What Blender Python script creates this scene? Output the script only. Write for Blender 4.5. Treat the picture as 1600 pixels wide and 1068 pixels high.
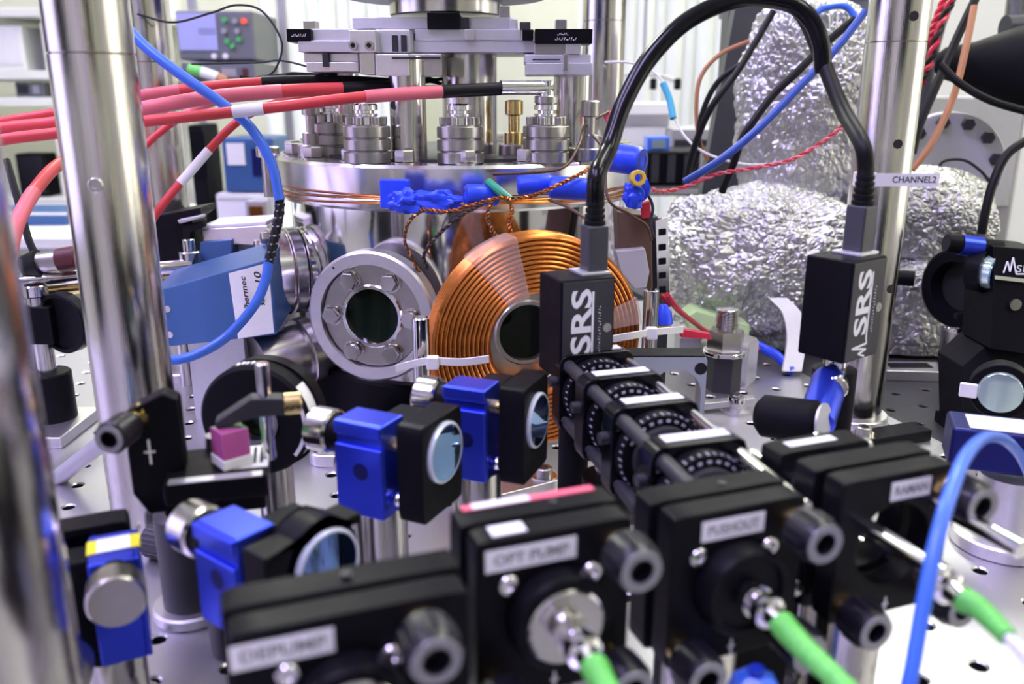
import bpy, bmesh, math, random
from mathutils import Vector, Matrix, Euler, noise
random.seed(7)
for _o in list(bpy.data.objects): bpy.data.objects.remove(_o)
SC = bpy.context.scene
COL = SC.collection
S = 0.001                      # all coordinates below are in millimetres
F_PX, PITCH, HCAM = 1350.0, math.radians(16.1), 228.0
CP, SP = math.cos(PITCH), math.sin(PITCH)

# ---------------------------------------------------------------- camera
cam_d = bpy.data.cameras.new('camera'); cam = bpy.data.objects.new('camera', cam_d); COL.objects.link(cam)
cam.location = (0, 0, HCAM*S); cam.rotation_euler = (math.pi/2-PITCH, 0, 0)
cam_d.sensor_width = 36; cam_d.lens = F_PX/1600*36; cam_d.clip_start = 0.01; cam_d.clip_end = 50
cam_d.dof.use_dof = True; cam_d.dof.focus_distance = 0.54; cam_d.dof.aperture_fstop = 8.5
SC.camera = cam
# ---------------------------------------------------------------- world, exposure
w = bpy.data.worlds.new('world'); SC.world = w; w.use_nodes = True
w.node_tree.nodes['Background'].inputs[0].default_value = (0.82, 0.84, 0.9, 1)
w.node_tree.nodes['Background'].inputs[1].default_value = 0.3
SC.view_settings.view_transform = 'Standard'; SC.view_settings.look = 'None'
SC.view_settings.exposure = 0.0; SC.view_settings.gamma = 1.0; SC.view_settings.use_curve_mapping = False
LAMP = {'cool': ((0.62, 0.52, 1.0), 29.0), 'warm': ((1.0, 1.0, 0.84), 11.0), 'back': ((0.97, 1.0, 0.88), 26.0)}   # ceiling panel colours and strengths

# ---------------------------------------------------------------- materials
MATS = {}
def M(name, col, met=0.0, rough=0.5, var=0.12, ns=150.0, bump=0.0, bscale=None, coat=0.0, trans=0.0, alpha=1.0,
      emit=None, stretch=None, ior=1.45, rvar=0.1, sub=0.0, film=0.0):
    m = bpy.data.materials.new(name); m.use_nodes = True; nt = m.node_tree; N = nt.nodes; L = nt.links
    b = N['Principled BSDF']
    tc = N.new('ShaderNodeTexCoord'); mp = N.new('ShaderNodeMapping'); L.new(tc.outputs['Object'], mp.inputs['Vector'])
    if stretch: mp.inputs['Scale'].default_value = stretch
    nz = N.new('ShaderNodeTexNoise'); nz.inputs['Scale'].default_value = ns; nz.inputs['Detail'].default_value = 4
    L.new(mp.outputs[0], nz.inputs['Vector'])
    mx = N.new('ShaderNodeMix'); mx.data_type = 'RGBA'
    mx.inputs[6].default_value = tuple(max(0, c*(1-var)) for c in col)+(1,)
    mx.inputs[7].default_value = tuple(min(1, c*(1+var)) for c in col)+(1,)
    L.new(nz.outputs[0], mx.inputs[0]); L.new(mx.outputs[2], b.inputs['Base Color'])
    mr = N.new('ShaderNodeMapRange'); mr.inputs[3].default_value = max(0, rough*(1-rvar*2)); mr.inputs[4].default_value = min(1, rough*(1+rvar*2))
    L.new(nz.outputs[0], mr.inputs[0]); L.new(mr.outputs[0], b.inputs['Roughness'])
    b.inputs['Metallic'].default_value = met; b.inputs['IOR'].default_value = ior
    if coat: b.inputs['Coat Weight'].default_value = coat; b.inputs['Coat Roughness'].default_value = 0.1
    if trans: b.inputs['Transmission Weight'].default_value = trans
    if alpha < 1: b.inputs['Alpha'].default_value = alpha
    if sub: b.inputs['Subsurface Weight'].default_value = sub; b.inputs['Subsurface Radius'].default_value = (.002, .002, .002)
    if film: b.inputs['Thin Film Thickness'].default_value = film; b.inputs['Thin Film IOR'].default_value = 1.8
    if emit: b.inputs['Emission Color'].default_value = tuple(emit[0])+(1,); b.inputs['Emission Strength'].default_value = emit[1]
    if bump:
        bn = N.new('ShaderNodeBump'); bn.inputs['Strength'].default_value = bump; bn.inputs['Distance'].default_value = 0.0006
        n2 = N.new('ShaderNodeTexNoise'); n2.inputs['Scale'].default_value = bscale or ns; n2.inputs['Detail'].default_value = 5
        L.new(mp.outputs[0], n2.inputs['Vector']); L.new(n2.outputs[0], bn.inputs['Height']); L.new(bn.outputs[0], b.inputs['Normal'])
    MATS[name] = m
    return m
M('steel', (.62, .605, .58), 1, .18, .10, 60, stretch=(60, 60, 1))                # turned stainless, long grain
M('post_steel', (.66, .64, .60), 1, .14, .14, 40, bump=.10, bscale=60, stretch=(40, 40, 1))
M('polished', (.72, .71, .70), 1, .10, .06, 80)
M('flange', (.74, .73, .75), 1, .20, .08, 80)
M('dull_steel', (.48, .465, .44), 1, .30, .15, 120)
M('alu', (.78, .77, .79), 1, .38, .06, 300)
M('alu_matte', (.66, .66, .70), .85, .46, .08, 200)
M('board', (.56, .55, .58), .92, .38, .05, 500, bump=.05, bscale=900)
M('board_dark', (.045, .045, .05), .2, .42, .2, 60)
M('hole_dark', (.012, .012, .014), 0, .6)
M('chamfer', (.60, .60, .62), 1, .3)
M('black', (.005, .005, .007), 0, .42, .25, 120, rvar=.15, ior=1.2)
M('black_gloss', (.004, .004, .006), 0, .18, .2, 60, ior=1.33)
M('black_matte', (.007, .007, .009), 0, .6, .2, 150, ior=1.2)
M('rubber', (.008, .008, .009), 0, .45, .2, 80, ior=1.3)
M('charcoal', (.045, .045, .052), .3, .42, .15, 120)
M('grey_plastic', (.045, .048, .055), 0, .4)
M('grey_plate', (.50, .55, .57), .3, .45, .05, 90)
M('knob_black', (.008, .007, .013), .1, .34, .2, 300)
M('knob_ring', (.30, .30, .31), .6, .45, .5, 900)
M('blue_ano', (.040, .075, .72), .75, .28, .02, 40, rvar=.02)
M('blue_ano_dark', (.012, .016, .13), .6, .35)
M('blue_box', (.045, .12, .30), .15, .40, .08, 60)
M('navy_cable', (.03, .08, .38), 0, .4, .06, 60)
M('blue_cable', (.05, .17, .74), 0, .36, .06, 60, coat=.2)
M('blue_tape', (.02, .07, .80), 0, .34, .15, 120, bump=.5, bscale=300)
M('blue_dark', (.015, .04, .42), 0, .3, .2, 120)
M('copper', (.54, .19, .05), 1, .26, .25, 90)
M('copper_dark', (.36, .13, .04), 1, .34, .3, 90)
M('brass', (.72, .56, .24), 1, .26, .1, 200)
M('pale_metal', (.62, .62, .64), .4, .5, .05, 30)
M('chrome', (.84, .83, .84), 1, .10, .04)
M('white_plastic', (.82, .82, .80), 0, .4, .04)
M('paper', (.82, .82, .83), 0, .7, .05, 400)
M('paper_lilac', (.80, .78, .86), 0, .65, .08, 800)
M('ink', (.02, .02, .024), 0, .7)
M('ink_grey', (.22, .22, .23), 0, .8)
M('tick_grey', (.40, .39, .46), 0, .6, .4, 400)
M('ink_white', (.85, .85, .85), 0, .6, .03)
M('red_cable', (.62, .055, .060), 0, .42, .10, 90)
M('red_pink', (.72, .16, .19), 0, .45, .10, 90)
M('red_tape', (.80, .12, .20), 0, .5, .06)
M('red_wire', (.55, .02, .05), 0, .4)
M('green_boot', (.16, .62, .12), 0, .45, .08, 200)
M('green_tube', (.02, .30, .16), 0, .4)
M('green_block', (.42, .58, .30), 0, .55)
M('yellow', (.80, .72, .03), 0, .5)
M('yellow_tape', (.70, .50, .05), 0, .35, coat=.3)
M('teal', (.06, .38, .55), 0, .45)
M('orange_wire', (.45, .20, .09), 0, .45)
M('wire_brown', (.10, .055, .035), .2, .4)
M('wire_white', (.70, .70, .66), 0, .5)
M('glass', (.95, .97, .98), 0, .02, 0, trans=1.0, ior=1.5, rvar=0)
M('window_dark', (.006, .012, .007), 0, .02, .3, 40, rvar=0, ior=1.25)
M('mirror', (.30, .55, .95), 1, .03, .05, rvar=0, coat=.3)
M('mirror_rim', (.72, .78, .90), .2, .15)
M('mirror_pale', (.60, .78, .76), .7, .10, .05)
M('cube_glass', (.92, .22, .62), .0, .02, .1, trans=.55, rvar=0)
M('cube_green', (.15, .75, .25), .0, .02, .1, trans=.55, rvar=0)
M('clear_tape', (.80, .62, .55), 0, .12, .1, alpha=.34, coat=.6)
M('foil', (.57, .57, .58), 1, .34, .10, 60, bump=1.0, bscale=420)
M('foil_dull', (.56, .56, .56), 1, .40, .1, 80, bump=.6, bscale=260)
M('wall_paint', (.72, .72, .62), 0, .8, .03, 3)
M('ceiling_paint', (.85, .86, .86), 0, .9, .03, 3)
M('floor_vinyl', (.30, .31, .33), 0, .5, .1, 8)
M('shelf', (.78, .80, .72), 0, .5, .03, 10)
M('cream', (.82, .84, .78), 0, .5, .04, 20)
M('curtain', (.86, .90, .84), 0, .55, .04, 8, sub=.0)
M('screen', (.12, .12, .35), 0, .3, .6, 9, emit=((.55, .55, 1.0), .55))
M('pane_glow_cool', (.8, .8, .9), 0, .5, emit=((.60, .50, 1.0), 1.9))  # lilac glow for the added panes in the left wall
M('pane_glow_warm', (.9, .9, .8), 0, .5, emit=((1.0, .94, .76), 1.9))  # warm glow for the added panes in the right wall
M('panel_grey', (.16, .17, .19), 0, .5)
M('led_red', (.9, .1, .05), 0, .4, emit=((1, .12, .06), .5))
M('led_green', (.08, .42, .12), 0, .4, emit=((.15, .9, .25), .05))
M('lamp_frame', (.75, .75, .75), .2, .5)
M('dark_red', (.09, .02, .025), 0, .4)
M('grey_metal', (.42, .42, .43), .5, .5, .06, 10)
for k, (c, s) in LAMP.items(): M('diffuser_'+k, (.9, .9, .9), 0, .6, emit=(c, s))

# ---------------------------------------------------------------- geometry helpers
def at(px, py, z):
    """photo pixel + depth along the optical axis (mm) -> world mm"""
    x = (px-800)/F_PX*z; y = (534-py)/F_PX*z
    return Vector((x, z*CP+y*SP, HCAM-z*SP+y*CP))
def ground(px, py, h=0.0):
    dx = (px-800)/F_PX; dy = (534-py)/F_PX
    t = (h-HCAM)/(-SP+dy*CP)
    return Vector((dx*t, (CP+dy*SP)*t, h))
def perp(a):
    a = Vector(a).normalized(); h = Vector((0, 0, 1)) if abs(a.z) < .9 else Vector((1, 0, 0))
    x = h.cross(a).normalized(); return x, a.cross(x).normalized(), a
def catmull(pts, k=8):
    P = [Vector(p) for p in pts]
    if len(P) < 3: return P
    P = [P[0]*2-P[1]]+P+[P[-1]*2-P[-2]]; out = []
    for i in range(1, len(P)-2):
        p0, p1, p2, p3 = P[i-1:i+3]
        for j in range(k):
            t = j/k
            out.append(.5*((2*p1)+(p2-p0)*t+(2*p0-5*p1+4*p2-p3)*t*t+(3*p1-p0-3*p2+p3)*t**3))
    out.append(P[-2]); return out
class MB:
    def __init__(s): s.v = []; s.f = []
    def add(s, vs, fs):
        o = len(s.v); s.v += [tuple(x) for x in vs]; s.f += [tuple(i+o for i in f) for f in fs]; return s
    def box(s, c, size, R=None):
        hx, hy, hz = (d/2 for d in size); c = Vector(c)
        vs = [Vector((x, y, z)) for x in (-hx, hx) for y in (-hy, hy) for z in (-hz, hz)]
        if R is not None: vs = [R @ v for v in vs]
        return s.add([c+v for v in vs], [(0, 1, 3, 2), (4, 6, 7, 5), (0, 4, 5, 1), (2, 3, 7, 6), (0, 2, 6, 4), (1, 5, 7, 3)])
    def bx(s, x0, x1, y0, y1, z0, z1): return s.box(((x0+x1)/2, (y0+y1)/2, (z0+z1)/2), (x1-x0, y1-y0, z1-z0))
    def lathe(s, o, a, prof, n=32, a0=0.0, a1=None, closed=False, cap=True):
        """revolve (radius, distance-along-axis) profile"""
        x, y, a = perp(a); o = Vector(o); full = a1 is None; sp = 2*math.pi if full else a1-a0
        m = n if full else n+1; k = len(prof); vs = []
        for i in range(m):
            t = a0+sp*i/n; d = x*math.cos(t)+y*math.sin(t)
            vs += [o+d*r+a*h for r, h in prof]
        fs = []
        for i in range(n):
            j = (i+1) % m if full else i+1
            for q in range(k if closed else k-1):
                q2 = (q+1) % k
                fs.append((i*k+q, j*k+q, j*k+q2, i*k+q2))
        if full and not closed and cap:
            if prof[0][0] > 1e-6: fs.append(tuple(i*k for i in range(m))[::-1])
            if prof[-1][0] > 1e-6: fs.append(tuple(i*k+k-1 for i in range(m)))
        if not full and closed:
            fs.append(tuple(range(k))); fs.append(tuple((m-1)*k+q for q in range(k))[::-1])
        return s.add(vs, fs)
    def cyl(s, p0, p1, r, r1=None, n=24, ch=0.0):
        p0 = Vector(p0); p1 = Vector(p1); L = (p1-p0).length; r1 = r if r1 is None else r1
        pr = [(r, 0), (r1, L)] if not ch else [(r-ch, 0), (r, ch), (r1, L-ch), (r1-ch, L)]
        return s.lathe(p0, p1-p0, pr, n)
    def ring(s, o, a, ri, ro, h0, h1, n=40, ch=0.0):
        pr = [(ri, h0), (ro-ch, h0), (ro, h0+ch), (ro, h1-ch), (ro-ch, h1), (ri, h1)] if ch else [(ri, h0), (ro, h0), (ro, h1), (ri, h1)]
        return s.lathe(o, a, pr, n, closed=True)
    def tube(s, pts, r, n=8, k=8, smooth=True):
        P = catmull(pts, k) if smooth else [Vector(p) for p in pts]
        rr = r if callable(r) else (lambda t: r)
        T = [(P[min(i+1, len(P)-1)]-P[max(i-1, 0)]).normalized() for i in range(len(P))]
        x, y, _ = perp(T[0]); vs = []
        for i, p in enumerate(P):
            x = (x-T[i]*x.dot(T[i])).normalized(); y = T[i].cross(x); q = rr(i/(len(P)-1))
            vs += [p+(x*math.cos(2*math.pi*j/n)+y*math.sin(2*math.pi*j/n))*q for j in range(n)]
        fs = [(i*n+j, i*n+(j+1) % n, (i+1)*n+(j+1) % n, (i+1)*n+j) for i in range(len(P)-1) for j in range(n)]
        fs += [tuple(range(n))[::-1], tuple((len(P)-1)*n+j for j in range(n))]
        return s.add(vs, fs)
    def sphere(s, c, r, n=16, sc=(1, 1, 1)):
        c = Vector(c); vs = []; fs = []; m = n//2
        for i in range(m+1):
            p = math.pi*i/m
            for j in range(n):
                t = 2*math.pi*j/n
                vs.append(c+Vector((r*sc[0]*math.sin(p)*math.cos(t), r*sc[1]*math.sin(p)*math.sin(t), r*sc[2]*math.cos(p))))
        for i in range(m):
            for j in range(n): fs.append((i*n+j, (i+1)*n+j, (i+1)*n+(j+1) % n, i*n+(j+1) % n))
        return s.add(vs, fs)
    def prism(s, poly, h0, h1, ax='z'):
        """extrude 2-D polygon: ax='z' poly=(x,y); ax='y' poly=(x,z); ax='x' poly=(y,z)"""
        def mk(p, h): return {'z': (p[0], p[1], h), 'y': (p[0], h, p[1]), 'x': (h, p[0], p[1])}[ax]
        k = len(poly); vs = [mk(p, h0) for p in poly]+[mk(p, h1) for p in poly]
        fs = [tuple(range(k))[::-1], tuple(range(k, 2*k))]+[(i, (i+1) % k, k+(i+1) % k, k+i) for i in range(k)]
        return s.add(vs, fs)
    def plate(s, x0, x1, z0, z1, y0, y1, r, cr=3.0, n=48, c=(0, 0)):
        """plate in the xz plane with a round bore of radius r centred on c, rounded corners cr"""
        ang = [2*math.pi*i/n for i in range(n)]
        for X, Z in ((x0, z0), (x1, z0), (x1, z1), (x0, z1)): ang.append(math.atan2(Z-c[1], X-c[0]) % (2*math.pi))
        ang = sorted(ang); O = []; I = []
        for t in ang:
            dx, dz = math.cos(t), math.sin(t); q = 1e9
            for lim, d, o in ((x1, dx, c[0]), (x0, dx, c[0]), (z1, dz, c[1]), (z0, dz, c[1])):
                if abs(d) > 1e-9 and (lim-o)/d > 0: q = min(q, (lim-o)/d)
            ox, oz = c[0]+dx*q, c[1]+dz*q
            ex = min(ox-x0, x1-ox); ez = min(oz-z0, z1-oz)
            if ex < cr and ez < cr:
                cx = x0+cr if ox-x0 < x1-ox else x1-cr; cz = z0+cr if oz-z0 < z1-oz else z1-cr
                d = Vector((ox-cx, oz-cz)); d = d.normalized()*cr if d.length > cr else d
                ox, oz = cx+d.x, cz+d.y
            O.append((ox, oz)); I.append((c[0]+dx*r, c[1]+dz*r))
        k = len(ang); vs = []
        for y in (y0, y1): vs += [(p[0], y, p[1]) for p in O]+[(p[0], y, p[1]) for p in I]
        fs = []
        for i in range(k):
            j = (i+1) % k
            fs += [(i, j, k+j, k+i), (2*k+i, 3*k+i, 3*k+j, 2*k+j), (i, 2*k+i, 2*k+j, j), (k+i, k+j, 3*k+j, 3*k+i)]
        return s.add(vs, fs)
    def hexa(s, p0, p1, af, rot=0.0):
        return s.lathe(p0, Vector(p1)-Vector(p0), [(af/2*1.05, 0), (af/2*1.155, .08*af), (af/2*1.155, (Vector(p1)-Vector(p0)).length-.08*af), (af/2*1.05, (Vector(p1)-Vector(p0)).length)], 6, rot)
def obj(name, mb, mat, parent=None, sm=35, bev=0.0, seg=2):
    me = bpy.data.meshes.new(name)
    me.from_pydata([(x*S, y*S, z*S) for x, y, z in mb.v], [], mb.f); me.validate()
    bm = bmesh.new(); bm.from_mesh(me); bmesh.ops.recalc_face_normals(bm, faces=bm.faces); bm.to_mesh(me); bm.free()
    if sm:
        me.polygons.foreach_set('use_smooth', [True]*len(me.polygons)); me.set_sharp_from_angle(angle=math.radians(sm))
    me.materials.append(MATS[mat] if isinstance(mat, str) else mat)
    o = bpy.data.objects.new(name, me); COL.objects.link(o)
    if parent is not None: o.parent = parent
    if bev:
        b = o.modifiers.new('bevel', 'BEVEL'); b.width = bev*S; b.segments = seg; b.limit_method = 'ANGLE'; b.angle_limit = math.radians(40); b.harden_normals = True
    return o
def tag(o, label=None, cat=None, group=None, kind=None):
    if label: o['label'] = label
    if cat: o['category'] = cat
    if group: o['group'] = group
    if kind: o['kind'] = kind
    return o
def thing(name, label, cat, loc=(0, 0, 0), rz=0.0, group=None, rot=None):
    o = bpy.data.objects.new(name, None); COL.objects.link(o); o.empty_display_size = .01
    o.location = Vector(loc)*S; o.rotation_euler = rot if rot else (0, 0, math.radians(rz))
    return tag(o, label, cat, group)
def dup(root, loc=None, rz=None, label=None):
    r = root.copy(); COL.objects.link(r)
    if loc is not None: r.location = Vector(loc)*S
    if rz is not None: r.rotation_euler = (0, 0, math.radians(rz))
    if label: r['label'] = label
    for ch in list(root.children):
        c = ch.copy(); COL.objects.link(c); c.parent = r
        for g in ch.children:
            d = g.copy(); COL.objects.link(d); d.parent = c
    return r
def share(src, parent, loc):
    c = src.copy(); COL.objects.link(c); c.parent = parent; c.location = Vector(loc)*S; return c
RX90 = Matrix.Rotation(math.pi/2, 4, 'X')
def text(name, s, size, mat, parent, mtx, depth=.08, shear=0.0, width=None, label=None, bold=0.0):
    """lettering as a thin mesh; mtx places the text plane (x right, y up, z out) in parent's frame, in mm"""
    cu = bpy.data.curves.new('t', 'FONT'); cu.body = s; cu.size = size; cu.extrude = depth; cu.shear = shear; cu.offset = bold; cu.align_x = 'CENTER'; cu.align_y = 'CENTER'; cu.resolution_u = 3
    to = bpy.data.objects.new('t', cu); COL.objects.link(to); bpy.context.view_layer.update()
    me = bpy.data.meshes.new_from_object(to.evaluated_get(bpy.context.evaluated_depsgraph_get())); bpy.data.objects.remove(to); bpy.data.curves.remove(cu)
    if width:
        xs = [v.co.x for v in me.vertices]; k = width/(max(xs)-min(xs))
        for v in me.vertices: v.co.x *= k
    me.transform(mtx); me.transform(Matrix.Scale(S, 4)); me.name = name
    me.materials.clear(); me.materials.append(MATS[mat])
    o = bpy.data.objects.new(name, me); COL.objects.link(o); o.parent = parent
    if label: o['label'] = label
    return o
def print_marks(name, width, h, mat, parent, mtx, n=7, seed=0):
    """tiny unreadable print: a row of short strokes"""
    rnd = random.Random(seed); mb = MB(); x = -width/2; i = 0
    while x < width/2-.3:
        w = rnd.uniform(.5, 1.3)*width/n/1.6; hh = h*rnd.uniform(.6, 1)
        a = [(x, -hh/2), (x+w*.35, -hh/2), (x+w, hh/2), (x+w*.6, hh/2)] if i % 3 else [(x, -hh/2), (x+w, -hh/2), (x+w, -hh/2+h*.25), (x, -hh/2+h*.25)]
        vs = [mtx @ Vector((p, q, 0)) for p, q in a]+[mtx @ Vector((p, q, .1)) for p, q in a]
        mb.add(vs, [(0, 1, 2, 3), (7, 6, 5, 4), (0, 4, 5, 1), (1, 5, 6, 2), (2, 6, 7, 3), (3, 7, 4, 0)]); x += w+width*.03; i += 1
    return obj(name, mb, mat, parent, sm=0)
def T(x, y, z): return Matrix.Translation((x, y, z))
def RZ(d): return Matrix.Rotation(math.radians(d), 4, 'Z')
def cable(name, label, pts, r, mat, cat='cable', group=None, n=10, k=8):
    o = obj(name, MB().tube(pts, r, n, k), mat); tag(o, label, cat, group); return o
def wander(p0, p1, n, amp, seed=1):
    rnd = random.Random(seed); p0 = Vector(p0); p1 = Vector(p1)
    return [p0.lerp(p1, i/n)+Vector((rnd.uniform(-1, 1), rnd.uniform(-1, 1), rnd.uniform(-1, 1)))*amp*(0 if i in (0, n) else 1) for i in range(n+1)]
def twist(pts, R, turns, phase):
    P = catmull(pts, 14); out = []
    for i, p in enumerate(P):
        t = (P[min(i+1, len(P)-1)]-P[max(i-1, 0)]).normalized(); x, y, _ = perp(t); a = turns*2*math.pi*i/len(P)+phase
        out.append(p+(x*math.cos(a)+y*math.sin(a))*R)
    return out
# ================================================================ the room
def struct(name, mb, mat, **k): return tag(obj(name, mb, mat, sm=0, **k), kind='structure')
X0, X1, Y0, Y1, Z0, Z1 = -2300, 2300, -1900, 2700, -900, 1700
struct('floor', MB().bx(X0, X1, Y0, Y1, Z0-50, Z0), 'floor_vinyl')
struct('ceiling', MB().bx(X0, X1, Y0, Y1, Z1, Z1+50), 'ceiling_paint')
struct('wall_back', MB().bx(X0, X1, Y1, Y1+60, Z0, Z1), 'wall_paint')
struct('wall_front', MB().bx(X0, X1, Y0-60, Y0, Z0, Z1), 'wall_paint')
struct('wall_left', MB().bx(X0-60, X0, Y0, Y1, Z0, Z1), 'wall_paint')
struct('wall_right', MB().bx(X1, X1+60, Y0, Y1, Z0, Z1), 'wall_paint')
def ceiling_lamp(x, y, kind, where):
    t = thing('ceiling_light', 'long fluorescent ceiling panel '+where, 'ceiling light', (x, y, Z1-40), 0, 'fluorescent ceiling panels')
    fr = MB()
    for s in (-1, 1): fr.bx(-170, 170, s*620-12, s*620+12, 0, 40); fr.bx(s*158-12, s*158+12, -608, 608, 0, 40)
    obj('frame', fr, 'lamp_frame', t, sm=0)
    obj('diffuser', MB().bx(-146, 146, -608, 608, 8, 20), 'diffuser_'+kind, t, sm=0)
for x, y, k, wh in ((-1100, 300, 'cool', 'over the left side of the table'), (-350, -500, 'cool', 'behind and above the camera'), (600, 900, 'warm', 'over the foil-wrapped pump'),
                    (-700, 1900, 'back', 'over the shelving at the back'), (1400, -100, 'warm', 'at the right of the room'), (900, 2000, 'back', 'in front of the white curtain')):
    ceiling_lamp(x, y, k, wh)

def add_reflection_rack(x, y, w_, d_, label, rz=0):  # unseen dark racks added to put dark stripes into the steel posts
    t = thing('reflection_rack', label, 'rack', (x, y, Z0), rz, 'tall dark racks added for reflections')
    obj('cabinet', MB().bx(-w_/2, w_/2, -d_/2, d_/2, 0, 2000), 'panel_grey', t, bev=6)
    for i in range(7): obj('module', MB().bx(-w_/2+30, w_/2-30, -d_/2-14, -d_/2, 120+i*262, 360+i*262), 'black_matte' if i % 3 else 'grey_metal', t, bev=3)
add_reflection_rack(-1500, -900, 620, 600, 'tall dark rack added for reflections behind the camera on the left', 130)
add_reflection_rack(450, -1500, 900, 600, 'wide dark rack added for reflections behind the camera', 180)
add_reflection_rack(-2000, 1300, 620, 500, 'tall dark rack added for reflections at the left wall beyond the glowing panes', 90)
def added_wall_glow(name, x, y0, y1, z0, z1, inward, pane):  # unseen glowing framed panes, added to tint reflections in the steel posts
    fr = MB(); d = 40*inward
    for yy in (y0, (y0+y1)/2, y1): fr.bx(min(x, x+d), max(x, x+d), yy-30, yy+30, z0-30, z1+30)
    for zz in (z0, z1): fr.bx(min(x, x+d), max(x, x+d), y0, y1, zz-30, zz+30)
    f = struct(name, fr, 'lamp_frame')
    for i in range(2):
        a = y0+(y1-y0)*i/2+30; b = y0+(y1-y0)*(i+1)/2-30
        obj('pane', MB().bx(min(x+8*inward, x+14*inward), max(x+8*inward, x+14*inward), a, b, z0+30, z1-30), pane, f, sm=0)
added_wall_glow('added_glow_1', X0, -700, 900, -150, 1100, 1, 'pane_glow_cool')
added_wall_glow('added_glow_2', X1, -300, 1100, -150, 1100, -1, 'pane_glow_warm')
# ---------------------------------------------------------------- optical boards
BA = 17.0; BU = Vector((math.cos(math.radians(BA)), math.sin(math.radians(BA)), 0)); BV = Vector((-BU.y, BU.x, 0)); PIT = 29.7
BO = Vector((-103.4, 464.6, 0))
def hole_board(mb, rim, bot, i0, i1, j0, j1, pitch, t, r, n=10):
    """real drilled holes: top skin cells, countersunk rims and dark bottoms in board coordinates"""
    for i in range(i0, i1):
        for j in range(j0, j1):
            cx, cy = i*pitch, j*pitch; h = pitch/2
            sq = []; ci = []; c2 = []
            for q in range(n*4//4*1):
                a = 2*math.pi*q/n+math.pi/4; dx, dy = math.cos(a), math.sin(a); m = h/max(abs(dx), abs(dy))
                sq.append((cx+dx*m, cy+dy*m, 0)); ci.append((cx+dx*r*1.25, cy+dy*r*1.25, 0)); c2.append((cx+dx*r, cy+dy*r, -.9))
            mb.add(sq+ci, [(q, (q+1) % n, n+(q+1) % n, n+q) for q in range(n)])
            rim.add(ci+c2, [(q, (q+1) % n, n+(q+1) % n, n+q) for q in range(n)])
            b = [(p[0], p[1], -t*.8) for p in c2]
            bot.add(c2+b, [(q, (q+1) % n, n+(q+1) % n, n+q) for q in range(n)]+[tuple(range(n, 2*n))])
def make_board(name, label, i0, i1, j0, j1, top, t, r, mats, org, full_side=True):
    th = thing(name, label, 'breadboard', (org.x, org.y, top), BA)
    mb, rim, bot = MB(), MB(), MB(); hole_board(mb, rim, bot, i0, i1, j0, j1, PIT, t, r, 12)
    obj('top_skin', mb, mats[0], th, sm=0); tag(obj('countersinks', rim, mats[1], th, sm=60), kind='stuff'); tag(obj('hole_bores', bot, 'hole_dark', th, sm=60), kind='stuff')
    x0, x1, y0, y1 = (i0-.5)*PIT, (i1-.5)*PIT, (j0-.5)*PIT, (j1-.5)*PIT
    sd = MB(); sd.bx(x0, x1, y0, y1, -t-2, -t)
    sd.bx(x0, x0+3, y0, y1, -t, -.02); sd.bx(x1-3, x1, y0, y1, -t, -.02); sd.bx(x0, x1, y0, y0+3, -t, -.02); sd.bx(x0, x1, y1-3, y1, -t, -.02)
    obj('edge', sd, mats[0], th, sm=0)
    return th
# 12-gon cells: square corners sit on the 45-degree samples
make_board('optical_breadboard', 'light grey aluminium optical breadboard drilled with a grid of threaded holes', -17, 14, -16, 14, 0.0, 12.7, 3.4, ('board', 'chamfer'), BO)
make_board('black_breadboard', 'black optical breadboard with holes right of the light grey one', 14, 34, -12, 22, -3.0, 10, 3.4, ('board_dark', 'charcoal'), BO+BU*1.5)
tbl = thing('optical_table', 'large optical table carrying all the breadboards', 'table', (BO.x, BO.y, -15), BA)
obj('table_top', MB().bx(-560, 1020, -560, 660, -200, 0), 'board_dark', tbl, sm=0)
for sx in (-430, 900):
    for sy in (-430, 540): obj('leg', MB().cyl((sx, sy, -885), (sx, sy, -200), 70, n=20), 'grey_metal', tbl)
# ================================================================ tall steel posts
def big_post(loc, r, h, label, marks=(), joint=None, mat='post_steel'):
    t = thing('support_post', label, 'post', loc, 0, 'thick steel support posts')
    b = MB()
    if joint: b.lathe((0, 0, 0), (0, 0, 1), [(r, 8), (r, joint-.6), (r-.7, joint), (r, joint+.6), (r, h)], 64)
    else: b.cyl((0, 0, 8), (0, 0, h), r, n=64)
    obj('shaft', b, mat, t)
    obj('foot_collar', MB().lathe((0, 0, 0), (0, 0, 1), [(r+5, 0), (r+5, 7), (r+4, 8), (r-.5, 8)], 48, cap=False), 'alu', t)
    for a, z, kind in marks:
        d = Vector((math.sin(math.radians(a)), -math.cos(math.radians(a)), 0)); p = d*r+Vector((0, 0, z))
        if kind == 'hole': obj('tapped_hole', MB().lathe(p-d*3, d, [(3.0, 1.5), (3.0, 3.3), (0, 3.3)], 20, cap=False), 'hole_dark', t)
        else: obj('set_screw', MB().lathe(p-d*2, d, [(0, 2.1), (1.4, 2.1), (1.6, 2.5), (3.0, 2.6), (3.6, 1.9), (3.6, 0)], 20, cap=False), 'dull_steel', t)
    return t
LP = Vector((-194, 420, 0)); RP = Vector((248, 590, -3))
big_post(LP, 19, 560, 'thick steel post in front of the blue box, screw in its side', [(8, 187, 'screw')], joint=245)
big_post(RP, 19, 620, 'thick steel post on the right carrying the white cable tag', [(4, 276.5, 'hole'), (3, 199, 'hole'), (28, 103, 'hole')], joint=262)
big_post((-276, 690, 0), 19, 620, 'thick steel post behind the red cables at upper left', [], joint=250)
big_post((93, 930, -3), 22, 620, 'thick steel post standing behind the vacuum chamber', [(-20, 205, 'screw')], joint=300)
big_post((-149, 210, 0), 24, 420, 'out-of-focus steel post at the left edge, nearest the camera')

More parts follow.
